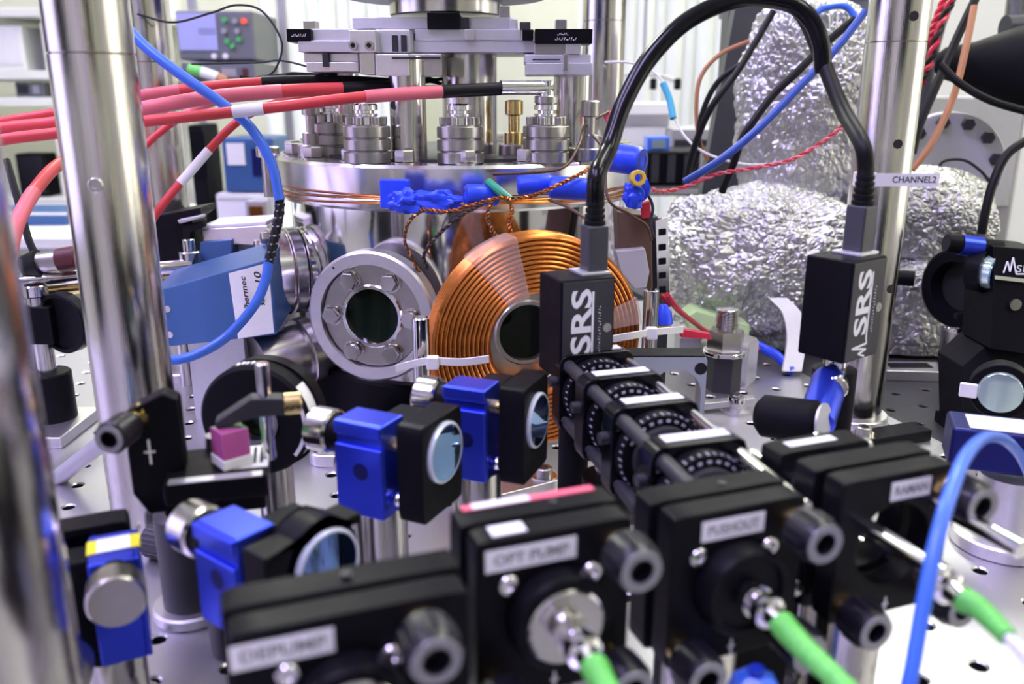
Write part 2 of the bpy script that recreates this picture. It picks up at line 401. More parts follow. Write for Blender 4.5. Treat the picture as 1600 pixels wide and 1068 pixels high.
# ================================================================ vacuum chamber
CC = Vector((-42, 702, 0))
ch = thing('vacuum_chamber', 'polished steel vacuum chamber with a thick bolted top flange', 'vacuum chamber', CC)
obj('body', MB().lathe((0, 0, 0), (0, 0, 1), [(120, 0), (132, 2), (132, 153)], 96), 'polished', ch)
obj('top_flange', MB().lathe((0, 0, 0), (0, 0, 1), [(100, 153), (141, 153), (143, 155), (143, 160), (142, 161), (142, 163), (143, 164), (143, 181), (141, 183), (0, 183)], 128, cap=False), 'flange', ch)
obj('shade_skirt', MB().lathe((0, 0, 0), (0, 0, 1), [(138, 0), (138, 30), (136, 32), (131.5, 32)], 96, cap=False), 'black', ch)  # black skirt added in place of the shadow beneath the chamber
obj('lid_insert', MB().lathe((0, 0, 183), (0, 0, 1), [(112, 0), (112, 1.6), (111, 2), (0, 2)], 96), 'charcoal', ch)
nb = 20; hb = None
for i in range(nb):
    a = 2*math.pi*(i+.3)/nb; p = (129*math.cos(a), 129*math.sin(a), 183)
    if hb is None:
        hb = obj('flange_bolt', MB().lathe((0, 0, 0), (0, 0, 1), [(8.2, 0), (8.2, 1.2), (6.5, 1.2)], 20, cap=False).hexa((0, 0, 1.2), (0, 0, 9), 12), 'dull_steel', ch); hb.location = Vector(p)*S
    else: hb2 = share(hb, ch, p)
# socket screw clamped at the left rim of the flange
sc = obj('rim_bolt', MB().cyl((-146, -22, 150), (-146, -22, 180), 5.5).cyl((-146, -22, 180), (-146, -22, 188), 9, n=20, ch=.8), 'dull_steel', ch)
# copper wire wound loosely round the flange groove
for q in range(3):
    pts = [(144.2*math.cos(t), 144.2*math.sin(t), 158+q*2.1+1.6*math.sin(t*3+q)) for t in [math.radians(175+i*(200/40)) for i in range(41)]]
    obj('groove_wire', MB().tube(pts, .7, 6, 3), 'copper', ch)

def radial(ang, d, z): # ang measured from -Y toward +X, about the chamber axis
    a = math.radians(ang); return CC+Vector((math.sin(a)*d, -math.cos(a)*d, z))
def ndir(ang): a = math.radians(ang); return Vector((math.sin(a), -math.cos(a), 0))
# --------------------------------------------------------------- round viewport with light ring
VPT = at(583, 493, 572); vr = 13
def sub_part(name, mb, mat, parent, wloc, rz, label):
    o = obj(name, mb, mat, parent); o.location = (Vector(wloc)-CC)*S; o.rotation_euler = (0, 0, math.radians(rz)); o['label'] = label; return o
vp = sub_part('viewport', MB().ring((0, 0, 0), (0, 1, 0), 21, 34.4, -1, 12, 64, .3), 'dull_steel', ch, VPT, -vr, 'round viewport flange with six bolts, dark glass and a pale outer ring')
obj('port_tube', MB().cyl((0, 6, 0), (0, 75, 0), 24, n=48), 'steel', vp)
obj('outer_ring', MB().ring((0, 0, 0), (0, 1, 0), 35.2, 44, -5, 9, 72, 1.6), 'alu', vp)
obj('window_seat', MB().lathe((0, 0, 0), (0, -1, 0), [(21.5, -1), (21.5, 2.2), (20.6, 3), (18.6, 3), (18, 2), (18, -9)], 56, cap=False), 'chrome', vp)
obj('window_glass', MB().lathe((0, 2, 0), (0, -1, 0), [(18.2, -2), (18.2, 0), (0, 0)], 48), 'window_dark', vp)
bo = None
for i in range(6):
    a = math.radians(60*i); p = (27.5*math.cos(a), -1, 27.5*math.sin(a))
    if bo is None:
        bo = obj('bolt', MB().lathe((0, 0, 0), (0, -1, 0), [(7.4, 0), (7.4, 1.2), (5.6, 1.2)], 20, cap=False).hexa((0, -1.2, 0), (0, -7, 0), 10.5), 'steel', vp); bo.location = Vector(p)*S
    else: share(bo, vp, p)
obj('scribe_dot', MB().cyl((-24, -5.2, 32), (-24, -4.8, 32), .8, n=10).cyl((24, -5.2, -30), (24, -4.8, -30), .8, n=10), 'ink', vp)
# side port with knife-edge flanges, pointing left
sp_dir = ndir(-62); sp0 = radial(-62, 118, 100)
sp_ = sub_part('side_port', MB().cyl((0, 20, 0), (0, -10, 0), 22, n=40), 'polished', ch, sp0, -62, 'stacked steel flanges on the side port')
for i, (y0, y1, r) in enumerate(((4, -5, 32), (-6, -15, 32), (-16, -25, 32), (-26, -37, 32.5))):
    obj('flange_disc', MB().lathe((0, 0, 0), (0, -1, 0), [(10, -y0), (r-1, -y0), (r, -y0+1), (r, -y1-1), (r-1, -y1), (10, -y1)], 64, closed=True), 'polished' if i < 2 else 'flange', sp_)
obj('copper_gasket', MB().cyl((0, -25.2, 0), (0, -25.8, 0), 31, n=48), 'copper', sp_)
b0 = None
for i in range(6):
    a = math.radians(60*i+20); p = (27*math.cos(a), -37, 27*math.sin(a))
    if b0 is None: b0 = obj('bolt', MB().hexa((0, 0, 0), (0, -6, 0), 8), 'dull_steel', sp_); b0.location = Vector(p)*S
    else: share(b0, sp_, p)
# lower angled port below the viewport, leaning to the left
lp = sub_part('lower_port', MB().cyl((0, 20, 0), (0, -70, -8), 21, n=40), 'dull_steel', ch, radial(-50, 112, 50), -50, 'plain steel tube port slanting down below the viewport')
obj('collar', MB().cyl((0, -26, -4.1), (0, -36, -5.3), 25.5, n=48, ch=1), 'dull_steel', lp)
# chamber feet block
obj('foot_plate', MB().bx(-62, 42, -166, -138, 0, 14), 'black_matte', ch, bev=1)

# ================================================================ copper coils
def coil(name, label, loc, rz, Ro, Ri, th, tapes, mat='copper', pitch=2.75):
    t = thing(name, label, 'coil', loc, rz)
    def sc(p, q, nb, out):   # scalloped run from p to q, nb bumps bulging to the side 'out'
        p = Vector(p); q = Vector(q); d = (q-p)/nb; o = Vector(out)*d.length*.42; r = []
        for i in range(nb):
            for f, b in ((.06, 0), (.25, .72), (.5, 1), (.75, .72)): r.append(p+d*(i+f)+o*b)
        return r
    pr = sc((Ri, 0), (Ro, 0), int((Ro-Ri)/pitch), (0, -1))+sc((Ro, 0), (Ro, th), int(th/pitch), (1, 0))
    pr += [Vector((Ro, th)), Vector((Ri, th))]
    pr += sc((Ri, th), (Ri, 0), int(th/pitch), (-1, 0))
    obj('winding', MB().lathe((0, 0, 0), (0, 1, 0), [(p.x, p.y) for p in pr], 120, closed=True), mat, t, sm=50)
    for a, w in tapes:
        m = 1.9; a0 = math.radians(a-w/2); a1 = math.radians(a+w/2)
        obj('tape_wrap', MB().lathe((0, 0, 0), (0, 1, 0), [(Ri-m, -m), (Ro+m, -m), (Ro+m, th+m), (Ri-m, th+m)], 12, a0, a1, closed=True), 'clear_tape', t, bev=.6)
    return t
CT = at(843, 536, 512)
coil('copper_coil', 'large copper wire coil wrapped with clear tape behind the black detector head', CT, 17, 64, 31, 16, [(64, 26), (166, 15)])
# port behind the coil
pv = sub_part('coil_viewport', MB().lathe((0, 26, 0), (0, -1, 0), [(34, -14), (34, 0), (33, 1), (21, 1), (20, 2.5), (18, 2.5), (17, 1), (17, -6)], 56, cap=False), 'dull_steel', ch, CT, 17, 'dark viewport seen through the large coil')
obj('window_glass', MB().cyl((0, 27, 0), (0, 31, 0), 17.4, n=40), 'window_dark', pv)
obj('port_tube', MB().cyl((0, 32, 0), (0, 96, 0), 23, n=40), 'dull_steel', pv)
CT2 = at(640, 452, 640)
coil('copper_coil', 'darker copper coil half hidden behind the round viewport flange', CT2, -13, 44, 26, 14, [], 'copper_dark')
# coil on the right port of the chamber, behind the detector (rim seen at the top)
# ================================================================ on the chamber's top flange
ZT = 183
def feedthrough(x, y, label, h=30, r=15.5, top=38):
    t = thing('feedthrough', label, 'feedthrough', (x, y, ZT), 0, 'coaxial feedthroughs on the chamber lid')
    for i in range(3):
        z0 = i*8.2; obj('flange_disc', MB().lathe((0, 0, z0), (0, 0, 1), [(r-.8, 0), (r, .5), (r, 6.9), (r-.6, 7.4), (r-2.4, 7.5), (r-2.4, 8.2)], 40), 'dull_steel', t)
    s0 = None
    for i in range(6):
        a = math.radians(60*i+15); p = (11.5*math.cos(a), 11.5*math.sin(a), 24.6)
        if s0 is None: s0 = obj('bolt', MB().cyl((0, 0, 0), (0, 0, 5), 2.4, n=12, ch=.3), 'dull_steel', t); s0.location = Vector(p)*S
        else: share(s0, t, p)
    obj('stem', MB().lathe((0, 0, 24.6), (0, 0, 1), [(6.5, 0), (6.5, 5), (8, 5.4), (8, 7), (5.6, 7.3), (5.6, 9), (8.2, 9.4), (8.2, 12.4), (7, top-24.6)], 28), 'chrome', t)
    return t
def gpos(px, D):   # on the lid: pixel column + ground distance
    z = D*CP+ (HCAM-ZT)*SP; return ((px-800)/F_PX*z, D)
for px, D, lab in ((575, 588, 'leftmost front coaxial feedthrough on the lid, left of the drilled column'), (720, 584, 'coaxial feedthrough in the middle of the lid, under the red cable end'),
                   (853, 590, 'coaxial feedthrough with the elbow plug on the right of the lid'), (517, 650, 'coaxial feedthrough at the far left rim of the lid')):
    x, y = gpos(px, D); feedthrough(x, y, lab)
def column(px, D, r, h, label, hole=None, mat='steel'):
    x, y = gpos(px, D); t = thing('lid_column', label, 'column', (x, y, ZT), 0, 'steel columns on the chamber lid')
    obj('shaft', MB().cyl((0, 0, 0), (0, 0, h), r, n=48), mat, t)
    if hole: obj('side_hole', MB().cyl((-hole[0], -math.sqrt(r*r-hole[0]**2)+.6, hole[1]), (-hole[0]-.2, -math.sqrt(r*r-hole[0]**2)-.25, hole[1]), 2.9, n=18), 'hole_dark', t)
    return t
column(640, 600, 12.2, 68, 'slim steel column with a black side hole on the lid', (7.5, 37))
column(735, 655, 20, 72, 'thickest steel column in the middle of the lid')
column(893, 650, 14, 62, 'steel column under the right translation stage')
column(545, 700, 11, 62, 'steel column behind the leftmost feedthrough')
# small darker clamp fittings between feedthroughs
for px, D, lab in ((803, 640, 'small brass-coloured valve fitting right of the thick column'), (490, 640, 'short steel cap at the left rim of the lid'), (920, 600, 'short steel nut fitting at the right rim of the lid')):
    x, y = gpos(px, D); t = thing('lid_fitting', lab, 'fitting', (x, y, ZT))
    obj('base', MB().cyl((0, 0, 0), (0, 0, 9), 11, n=28, ch=.8), 'dull_steel', t)
    obj('stem', MB().lathe((0, 0, 9), (0, 0, 1), [(7, 0), (7, 8), (4, 9), (4, 20), (6.5, 21), (6.5, 30), (5, 31)], 24), 'dull_steel' if px != 803 else 'brass', t)
# ---------------------------------------------------------------- translation stages above the lid
def part_box(name, t, px0, px1, py0, py1, z, dep, mat, bev=.6, lab=None):
    a = at(px0, py0, z); b = at(px1, py1, z); m = MB().bx(a.x, b.x, a.y, a.y+dep, b.z, a.z)
    o = obj(name, m, mat, t, bev=bev); 
    if lab: o['label'] = lab
    return o
def screws(t, pts, z, r=2.6, n=16):
    for px, py in pts:
        p = at(px, py, z)
        o = obj('socket_screw', MB().lathe(p+Vector((0, .5, 0)), (0, -1, 0), [(r, 0), (r, 2.2), (r*.55, 2.2), (r*.55, 1.0), (0, 1.0)], n), 'dull_steel', t)
        obj('hex_socket', MB().cyl(p+Vector((0, -.55, 0)), p+Vector((0, -.75, 0)), r*.56, n=6), 'hole_dark', o)
zS = 560
t = thing('translation_stage', 'stacked aluminium translation stage with two socket screws at upper left of the lid', 'stage', (0, 0, 0), 0, 'translation stages above the lid')
part_box('upper_plate', t, 484, 548, 45, 64, zS, 60, 'alu_matte'); part_box('middle_plate', t, 465, 552, 63, 81, zS-4, 64, 'alu_matte')
part_box('clamp_block', t, 545, 586, 47, 81, zS-12, 40, 'alu'); part_box('lower_rail', t, 474, 560, 83, 97, zS+4, 60, 'alu'); part_box('base_rail', t, 478, 560, 97, 112, zS+2, 60, 'alu')
part_box('carriage', t, 586, 640, 46, 82, zS+6, 50, 'alu_matte'); part_box('vernier_plate', t, 586, 638, 84, 118, zS-6, 46, 'alu')
part_box('side_rail', t, 638, 690, 84, 118, zS+6, 46, 'dull_steel'); part_box('slot', t, 612, 688, 89, 92, zS-7, 2, 'ink', 0); part_box('joint_block', t, 561, 585, 82, 116, zS-2, 44, 'steel')
part_box('name_plate', t, 447, 485, 45, 65, zS-6, 30, 'black', .4, 'black name plate'); part_box('stop', t, 473, 492, 32, 46, zS+10, 14, 'dull_steel')
screws(t, [(552, 71), (577, 71)], zS-12, 2.9); part_box('lock_lever', t, 503, 512, 82, 104, zS-2, 6, 'ink', 0)
part_box('bracket', t, 612, 620, 55, 80, zS-4, 6, 'ink', 0); part_box('bracket', t, 626, 634, 55, 80, zS-4, 6, 'ink', 0)
print_marks('lettering', 9, 2, 'ink_white', t, Matrix.Translation(at(466, 55, zS-6.4)) @ RX90)
t = thing('translation_stage', 'wide central aluminium stage carrying the round collar and a black block', 'stage', (0, 0, 0), 0, 'translation stages above the lid')
zC = 590
part_box('base_plate', t, 634, 838, 63, 82, zC, 80, 'alu_matte'); part_box('middle_plate', t, 648, 815, 45, 63, zC-3, 76, 'alu_matte'); part_box('upper_plate', t, 550, 800, 27, 45, zC, 84, 'alu_matte')
part_box('black_block', t, 667, 718, 20, 45, zC-10, 26, 'black_matte', .5); part_box('spacer', t, 718, 733, 27, 45, zC-6, 20, 'charcoal'); part_box('post_stub', t, 725, 742, 45, 63, zC-6, 10, 'steel')
part_box('stop_block', t, 816, 834, 46, 62, zC-10, 12, 'black'); part_box('stop_block', t, 812, 829, 34, 46, zC-6, 14, 'charcoal'); part_box('tab', t, 796, 809, 29, 45, zC-4, 12, 'alu')
p = at(697, 27, zC+45); obj('round_collar', MB().cyl(p, p+Vector((0, 0, 34)), 41, n=64, ch=1), 'steel', t)
obj('upper_disc', MB().cyl(p+Vector((0, 0, 13)), p+Vector((0, 0, 60)), 74, n=80, ch=1), 'blue_ano_dark', t)
part_box('end_block', t, 780, 797, 10, 27, zC-2, 16, 'dull_steel')
t = thing('translation_stage', 'aluminium stage with a long black name plate at upper right of the lid', 'stage', (0, 0, 0), 0, 'translation stages above the lid')
zR = 575
part_box('name_plate', t, 836, 926, 45, 68, zR-6, 24, 'black', .4, 'long black name plate'); part_box('middle_plate', t, 835, 884, 67, 84, zR, 50, 'dull_steel'); part_box('slide_block', t, 884, 908, 67, 84, zR-2, 40, 'alu')
part_box('upper_rail', t, 820, 924, 85, 98, zR+2, 56, 'alu_matte'); part_box('lower_rail', t, 822, 926, 98, 117, zR-2, 60, 'alu_matte'); part_box('lock_lever', t, 880, 888, 84, 109, zR-7, 4, 'dull_steel')
part_box('stop', t, 868, 886, 30, 46, zR+4, 12, 'dull_steel'); part_box('slot', t, 832, 875, 92, 94, zR+1, 2, 'ink', 0)
print_marks('lettering', 7, 1.8, 'ink_white', t, Matrix.Translation(at(879, 53, zR-6.6)) @ RX90, 5)
print_marks('lettering', 14, 2.2, 'ink_white', t, Matrix.Translation(at(884, 60.5, zR-6.6)) @ RX90, 9, 3)

# ---------------------------------------------------------------- red high-voltage cables
RCG = 'red high-voltage cables'
def A(l): return [at(*p) for p in l]
def red_cable(label, pts, r, segs, mat='red_cable'):
    """one cable: sheath plus sleeves given as (from, to, radius, material, name)"""
    t = thing('red_cable', label, 'cable', (0, 0, 0), 0, RCG); P = catmull(pts, 12); n = len(P)
    obj('sheath', MB().tube(P, r, 12, smooth=False), mat, t)
    for a, b, rr, m, nm in segs:
        q = P[int(a*(n-1)):int(b*(n-1))+1]
        if len(q) > 1: obj(nm, MB().tube(q, rr, 12, smooth=False), m, t)
    return t
red_cable('upper red cable running behind the left post into a black sleeve', A([(-420, 300, 600), (-60, 205, 560), (90, 176, 560), (220, 149, 560), (370, 131, 570), (520, 127, 590), (640, 132, 620)]), 3.4, [(.72, 1, 4.0, 'rubber', 'sleeve'), (.34, .57, 3.6, 'red_pink', 'heat_shrink')])
red_cable('second red cable from the top, with a pale pink heat-shrink sleeve', A([(-420, 305, 580), (-60, 214, 540), (90, 192, 540), (220, 170, 540), (330, 152, 545), (450, 142, 555), (560, 138, 570), (640, 136, 590)]), 4.2, [(.43, .71, 4.5, 'red_pink', 'heat_shrink'), (.83, 1, 4.4, 'rubber', 'sleeve')])
red_cable('lowest red cable with a white tag, ending in the elbow plug', A([(-420, 330, 540), (-60, 232, 500), (95, 207, 505), (220, 190, 510), (335, 178, 515), (450, 165, 520), (560, 152, 530), (690, 143, 550), (795, 138, 566)]), 3.3, [(.54, .585, 3.75, 'paper_lilac', 'white_tag'), (.77, .882, 4.0, 'red_pink', 'heat_shrink'), (.883, 1, 4.2, 'rubber', 'sleeve')])
red_cable('red cable dropping diagonally beside the black clamp, tagged white', A([(490, 148, 580), (420, 165, 575), (365, 195, 570), (300, 265, 565), (250, 325, 560), (225, 365, 560)]), 2.7, [(.52, .67, 3.1, 'paper', 'white_tag')])
red_cable('thin red cable rising behind the left post', A([(215, 240, 600), (240, 215, 605), (290, 178, 610), (350, 155, 615), (430, 142, 620)]), 2.6, [(.4, .7, 2.9, 'red_pink', 'heat_shrink')])
red_cable('red cable curving down at the far left edge', A([(160, 225, 600), (95, 255, 560), (60, 290, 520), (35, 330, 500), (20, 370, 490), (10, 430, 480)]), 4.0, [(.45, 1, 4.3, 'red_pink', 'heat_shrink')])
# elbow plug on the right feedthrough
ex, ey = gpos(853, 590)
t = thing('elbow_plug', 'right-angle steel plug joining the red cable to the right feedthrough', 'connector', (ex, ey, ZT+38))
zb = at(853, 137, 572).z-(ZT+38)
obj('collar', MB().cyl((0, 0, 0), (0, 0, 5), 8, n=24, ch=.6), 'dull_steel', t)
obj('elbow', MB().cyl((0, 0, 5), (0, 0, max(zb, 9)+4), 5.5, n=24).cyl((3, 0, max(zb, 9)), (-30, -10, max(zb, 9)), 4.6, n=24), 'chrome', t)
# black connectors lying above the cables
for i, (p0, p1, lab) in enumerate((((372, 128, 585), (525, 122, 600), 'black twisted wire bundle lying over the red cables'), ((640, 125, 640), (760, 128, 640), 'thin black wire bundle behind the thick column'))):
    a, b = at(*p0), at(*p1)
    t = thing('wire_bundle', lab, 'wires', (0, 0, 0))
    for q in range(4): obj('wire', MB().tube(wander(a+Vector((0, q*1.5, (q-1.5)*2.2)), b+Vector((0, q*1.5, (q-1.5)*1.6)), 9, 1.6, q+i*7), 1.5, 6, 4), 'rubber', t)
# thin black looped wire at upper left
cable('looped_wire', 'thin black wire making a wide loop at upper left of the stages', A([(215, 22, 620), (270, 35, 620), (330, 20, 620), (370, 8, 620), (410, 18, 620), (440, 65, 620), (432, 105, 620), (415, 122, 622)]), .8, 'ink', 'wire')
cable('looped_wire', 'thin black wire crossing to the black bundle under the loop', A([(300, 100, 640), (400, 98, 630), (440, 95, 620), (490, 108, 610), (505, 125, 606)]), .7, 'ink', 'wire')

# ---------------------------------------------------------------- blue caps, tape and thin wires round the flange
def blue_cap(label, p0, p1, r, mat='blue_tape', end='blue_dark'):
    t = thing('insulating_sleeve', label, 'sleeve', (0, 0, 0), 0, 'blue insulating caps round the flange'); a, b = at(*p0), at(*p1); d = b-a
    obj('sleeve', MB().lathe(a, d, [(r*.8, 0), (r, 1.5), (r*1.02, d.length*.5), (r, d.length-2), (r*.86, d.length)], 24), mat, t)
    obj('end_face', MB().lathe(b, d, [(r*.8, .05), (r*.45, .4), (r*.4, -2), (0, -2)], 20, cap=False), end, t)
    return t
blue_cap('blue cap pushed over a wire joint left of the green sleeve', (778, 305, 528), (727, 304, 520), 6.4)
blue_cap('long bright blue cap right of the green sleeve', (858, 292, 522), (921, 296, 520), 6.8, end='yellow_tape')
blue_cap('blue cap behind the long bright one, right of the green sleeve', (808, 290, 532), (862, 287, 532), 6.0)
blue_cap('large blue cap right of the black cable, above the yellow ring', (945, 245, 560), (1004, 252, 545), 9)
t = thing('blue_tape_wad', 'crumpled blue tape wad stuck on the front of the flange', 'tape', (0, 0, 0))
def blob(o, rad, sub, amp, freq, seed, rough=0):
    bm = bmesh.new(); bmesh.ops.create_icosphere(bm, subdivisions=sub, radius=1.0); mb = MB(); vs = []
    for v in bm.verts:
        p = v.co.copy(); q = p*freq+Vector((seed, seed*2.3, -seed)); d = 1+amp*noise.noise(q)+amp*.5*abs(noise.noise(q*2.7))
        if rough: d += rough*abs(noise.noise(q*6.1))
        vs.append(Vector((p.x*rad[0]*d, p.y*rad[1]*d, p.z*rad[2]*d))+Vector(o))
    mb.add(vs, [[v.index for v in f.verts] for f in bm.faces]); bm.free(); return mb
c0 = at(617, 303, 531)
R_ = Matrix.Rotation(math.radians(-8), 3, 'Z')
obj('flat_tape', MB().box(c0+Vector((0, 1.5, 0)), (19, 4, 18), R_), 'blue_tape', t, bev=1.2)
obj('lump', blob(at(636, 315, 526), (11, 5, 6.5), 4, .5, 2.2, 3), 'blue_tape', t, sm=25)
obj('tail', blob(at(682, 316, 526), (16, 4.5, 6.5), 4, .45, 2.2, 9), 'blue_tape', t, sm=25)
cable('green_sleeve', 'short green sleeve on the wires at the flange front', A([(763, 284, 522), (780, 298, 516), (797, 312, 514)]), 2.6, 'green_tube', 'sleeve')
t = thing('blue_tape_wad', 'blue tape tail hanging below the yellow ring', 'tape', (0, 0, 0))
obj('lump', blob(at(990, 305, 545), (6, 4, 8), 3, .5, 2.2, 13), 'blue_tape', t, sm=25); obj('lump', blob(at(1000, 293, 548), (5, 4, 9), 3, .5, 2.2, 17), 'blue_tape', t, sm=25)
p = at(994, 278, 540); tag(obj('yellow_ring', MB().ring(p, (.2, -1, .1), 2.6, 5, 0, 5, 24, .5), 'yellow_tape'), 'small yellow ring below the large blue cap', 'ring')
# thin twisted copper wires
def twisted(label, pts, r, R, turns, m1, m2, name='twisted_wire'):
    t = thing(name, label, 'wire', (0, 0, 0), 0, 'thin twisted wires round the flange')
    for ph, m in ((0, m1), (math.pi, m2)): obj('strand', MB().tube(twist(pts, R, turns, ph), r, 6, smooth=False), m, t)
    return t
twisted('twisted copper pair draped from the blue tape to the coil', A([(655, 325, 524), (700, 330, 520), (745, 318, 516), (790, 308, 512), (800, 330, 508), (795, 350, 506), (806, 378, 504)]), .7, .8, 16, 'copper', 'copper_dark')
twisted('twisted copper pair dropping to the tape on the coil', A([(770, 310, 514), (762, 335, 510), (768, 358, 508), (782, 378, 506)]), .7, .8, 7, 'copper', 'wire_brown')
twisted('twisted copper pair rising over the bright blue cap', A([(800, 312, 514), (840, 303, 508), (880, 285, 508), (910, 270, 515), (935, 255, 525)]), .7, .8, 10, 'copper', 'copper_dark')
twisted('dark twisted pair running from the tape to the round viewport', A([(755, 318, 515), (715, 340, 515), (680, 372, 520), (662, 398, 530), (668, 420, 540)]), .7, .7, 12, 'wire_brown', 'ink')
twisted('copper pair looping behind the round viewport', A([(660, 328, 522), (640, 345, 525), (632, 375, 535), (642, 400, 548), (655, 425, 560)]), .6, .7, 8, 'copper', 'wire_brown')
cable('thin_wire', 'thin brown wire sagging over the right side of the lid', A([(950, 175, 600), (915, 195, 580), (905, 225, 560), (885, 258, 545), (850, 268, 540), (770, 272, 540)]), 1.0, 'wire_brown', 'wire')
cable('thin_wire', 'thin brown wire from the bright blue cap down to the detector plug', A([(858, 312, 512), (890, 325, 500), (920, 345, 480), (930, 352, 478)]), .9, 'wire_brown', 'wire')
cable('thin_wire', 'thin dark wire hanging right of the black cable to the brown block', A([(925, 210, 560), (945, 240, 545), (950, 310, 535), (985, 335, 540), (1010, 352, 545), (1018, 375, 550)]), .9, 'wire_brown', 'wire')
cable('thin_wire', 'dark wire curving beside the red tab at the right of the flange', A([(990, 285, 552), (1012, 305, 552), (1020, 325, 552), (1016, 350, 552), (1022, 372, 552)]), 1.0, 'ink', 'wire')
# ================================================================ row of fibre mounts in front
RA = 20.0
def knob(parent, x, z, y0=0.0, L=12, r=7.0, mats=('knob_black', 'brass')):
    k = obj('adjuster_knob', MB().lathe((x, y0-4.5, z), (0, -1, 0), [(r*.8, 0), (r, 1)]+[(r, 1), (r, L-2), (r*.9, L), (r*.5, L), (r*.5, L-4), (0, L-4)], 28), mats[0], parent)
    obj('end_ring', MB().lathe((x, y0-4.5-L, z), (0, -1, 0), [(r*.52, -.4), (r*.52, .25), (r*.88, .25), (r*.92, -.4)], 28, cap=False), 'knob_ring', k)
    obj('bushing', MB().cyl((x, y0+1, z), (x, y0-4.6, z), 4.4, n=20), mats[1], k)
    # grip flutes
    fl = MB()
    for i in range(14):
        a = 2*math.pi*i/14; fl.cyl((x+r*math.cos(a), y0-7, z+r*math.sin(a)), (x+r*math.cos(a), y0-4.5-L+2.5, z+r*math.sin(a)), .55, n=6)
    obj('grip', fl, mats[0], k)
    return k
def fibre_mount(label, loc, txt, lab_x, lab_w, col, top=26.0, hw=23.5, hl=None, bore=15.0, rz=RA, LL=True, screws_=True, lab_mat='paper', lab_h=6.6, lab_z=None):
    t = thing('fibre_mount', label, 'fibre mount', loc, rz, 'black fibre mounts in the front row')
    obj('front_plate', MB().plate(-(hl or hw), hw, -26, top, 0, 9, bore, 2.0), 'black', t, bev=.5)
    obj('back_plate', MB().plate(-(hl or hw)-1, hw+2, -27, top-.6, 12.5, 23, bore, 2.0), 'black', t, bev=.5)
    for x, z in ((18, 18.5), (17, -19)) + (((-19, -19),) if LL else ()): knob(t, x, z)
    if screws_:
        for x, z in ((-14.5, 12.0), (10.8, 11.2)):
            s = obj('rod_screw', MB().lathe((x, 0, z), (0, -1, 0), [(3.0, -.5), (3.0, 1.0), (2.7, 1.4), (1.6, 1.4), (1.4, .4), (0, .4)], 24), 'chrome', t)
    lz = lab_z if lab_z is not None else top-6.2
    l = obj('paper_label', MB().bx(lab_x-lab_w/2, lab_x+lab_w/2, -.25, 0, lz-lab_h/2, lz+lab_h/2), lab_mat, t, sm=0)
    text('lettering', txt, 4.4, 'ink_grey', l, T(lab_x, -.27, lz) @ RX90, width=lab_w*.82, bold=.08)
    if col == 'silver':
        obj('collimator', MB().lathe((0, 9, 0), (0, -1, 0), [(14.6, 0), (14.6, 15), (13.8, 16), (11.6, 16), (11.4, 15)], 48, cap=False), 'black', t)
        obj('adapter_disc', MB().lathe((0, -6, 0), (0, -1, 0), [(11.5, 0), (11.5, 2), (10.8, 2.6), (5, 2.6), (4.6, 3.4), (4.6, 5), (0, 5)], 48), 'steel', t)
    elif col == 'black':
        obj('collimator', MB().lathe((0, 9, 0), (0, -1, 0), [(14.6, 0), (14.6, 15), (13.6, 16.5), (12, 16.5), (11.8, 15), (4.6, 15), (4.4, 17), (0, 17)], 48), 'black', t)
    obj('alignment_mark', MB().bx(-.4, .4, -.15, .05, -25, -20).bx(-1.2, 1.2, -.15, .05, -23, -22.2), 'ink_white', t, sm=0)
    obj('post', MB().cyl((0, 17, -27), (0, 17, -loc[2]), 12.5, n=36), 'steel', t)
    obj('pedestal_foot', MB().cyl((0, 17, -loc[2]), (0, 17, -loc[2]+7), 17, n=36, ch=.8), 'steel', t)
    return t
MR = at(1395, 850, 290); MP = at(1150, 910, 268); MO = at(868, 955, 247); MD = at(548, 1096, 214)
raman = fibre_mount('black mount labelled RAMAN with an open bore at the right of the front row', MR, 'RAMAN', 4.5, 16.5, None, screws_=False)
push = fibre_mount('black mount labelled PUSHOUT with a thick green fibre boot', MP, 'PUSHOUT', -2.6, 22, 'black')
optp = fibre_mount('black mount labelled OPT PUMP with red and white tape on top', MO, 'OPT PUMP', -7.5, 27, 'silver')
dep = fibre_mount('black mount labelled DEPUMP at the bottom left of the front row', MD, 'DEPUMP', -15.0, 24, 'silver', hw=31.0, hl=27.2, top=25, bore=14.8)
# tape on OPT PUMP top
obj('red_tape', MB().bx(-21, 21, 20.0, 23.2, 25.42, 25.75), 'red_tape', optp, sm=0); obj('white_tape', MB().bx(-18, 0, 19.9, 23.3, 25.75, 25.9), 'paper_lilac', optp, sm=0)
obj('white_tag', MB().bx(-18, -8, 2, 7.5, 26.0, 26.3), 'paper_lilac', optp, sm=0)
for t_, x_ in ((optp, 6), (dep, 3), (push, 4)):
    obj('top_screw', MB().cyl((x_, 17, 25.0), (x_, 17, 25.8), 1.4, n=12), 'charcoal', t_)
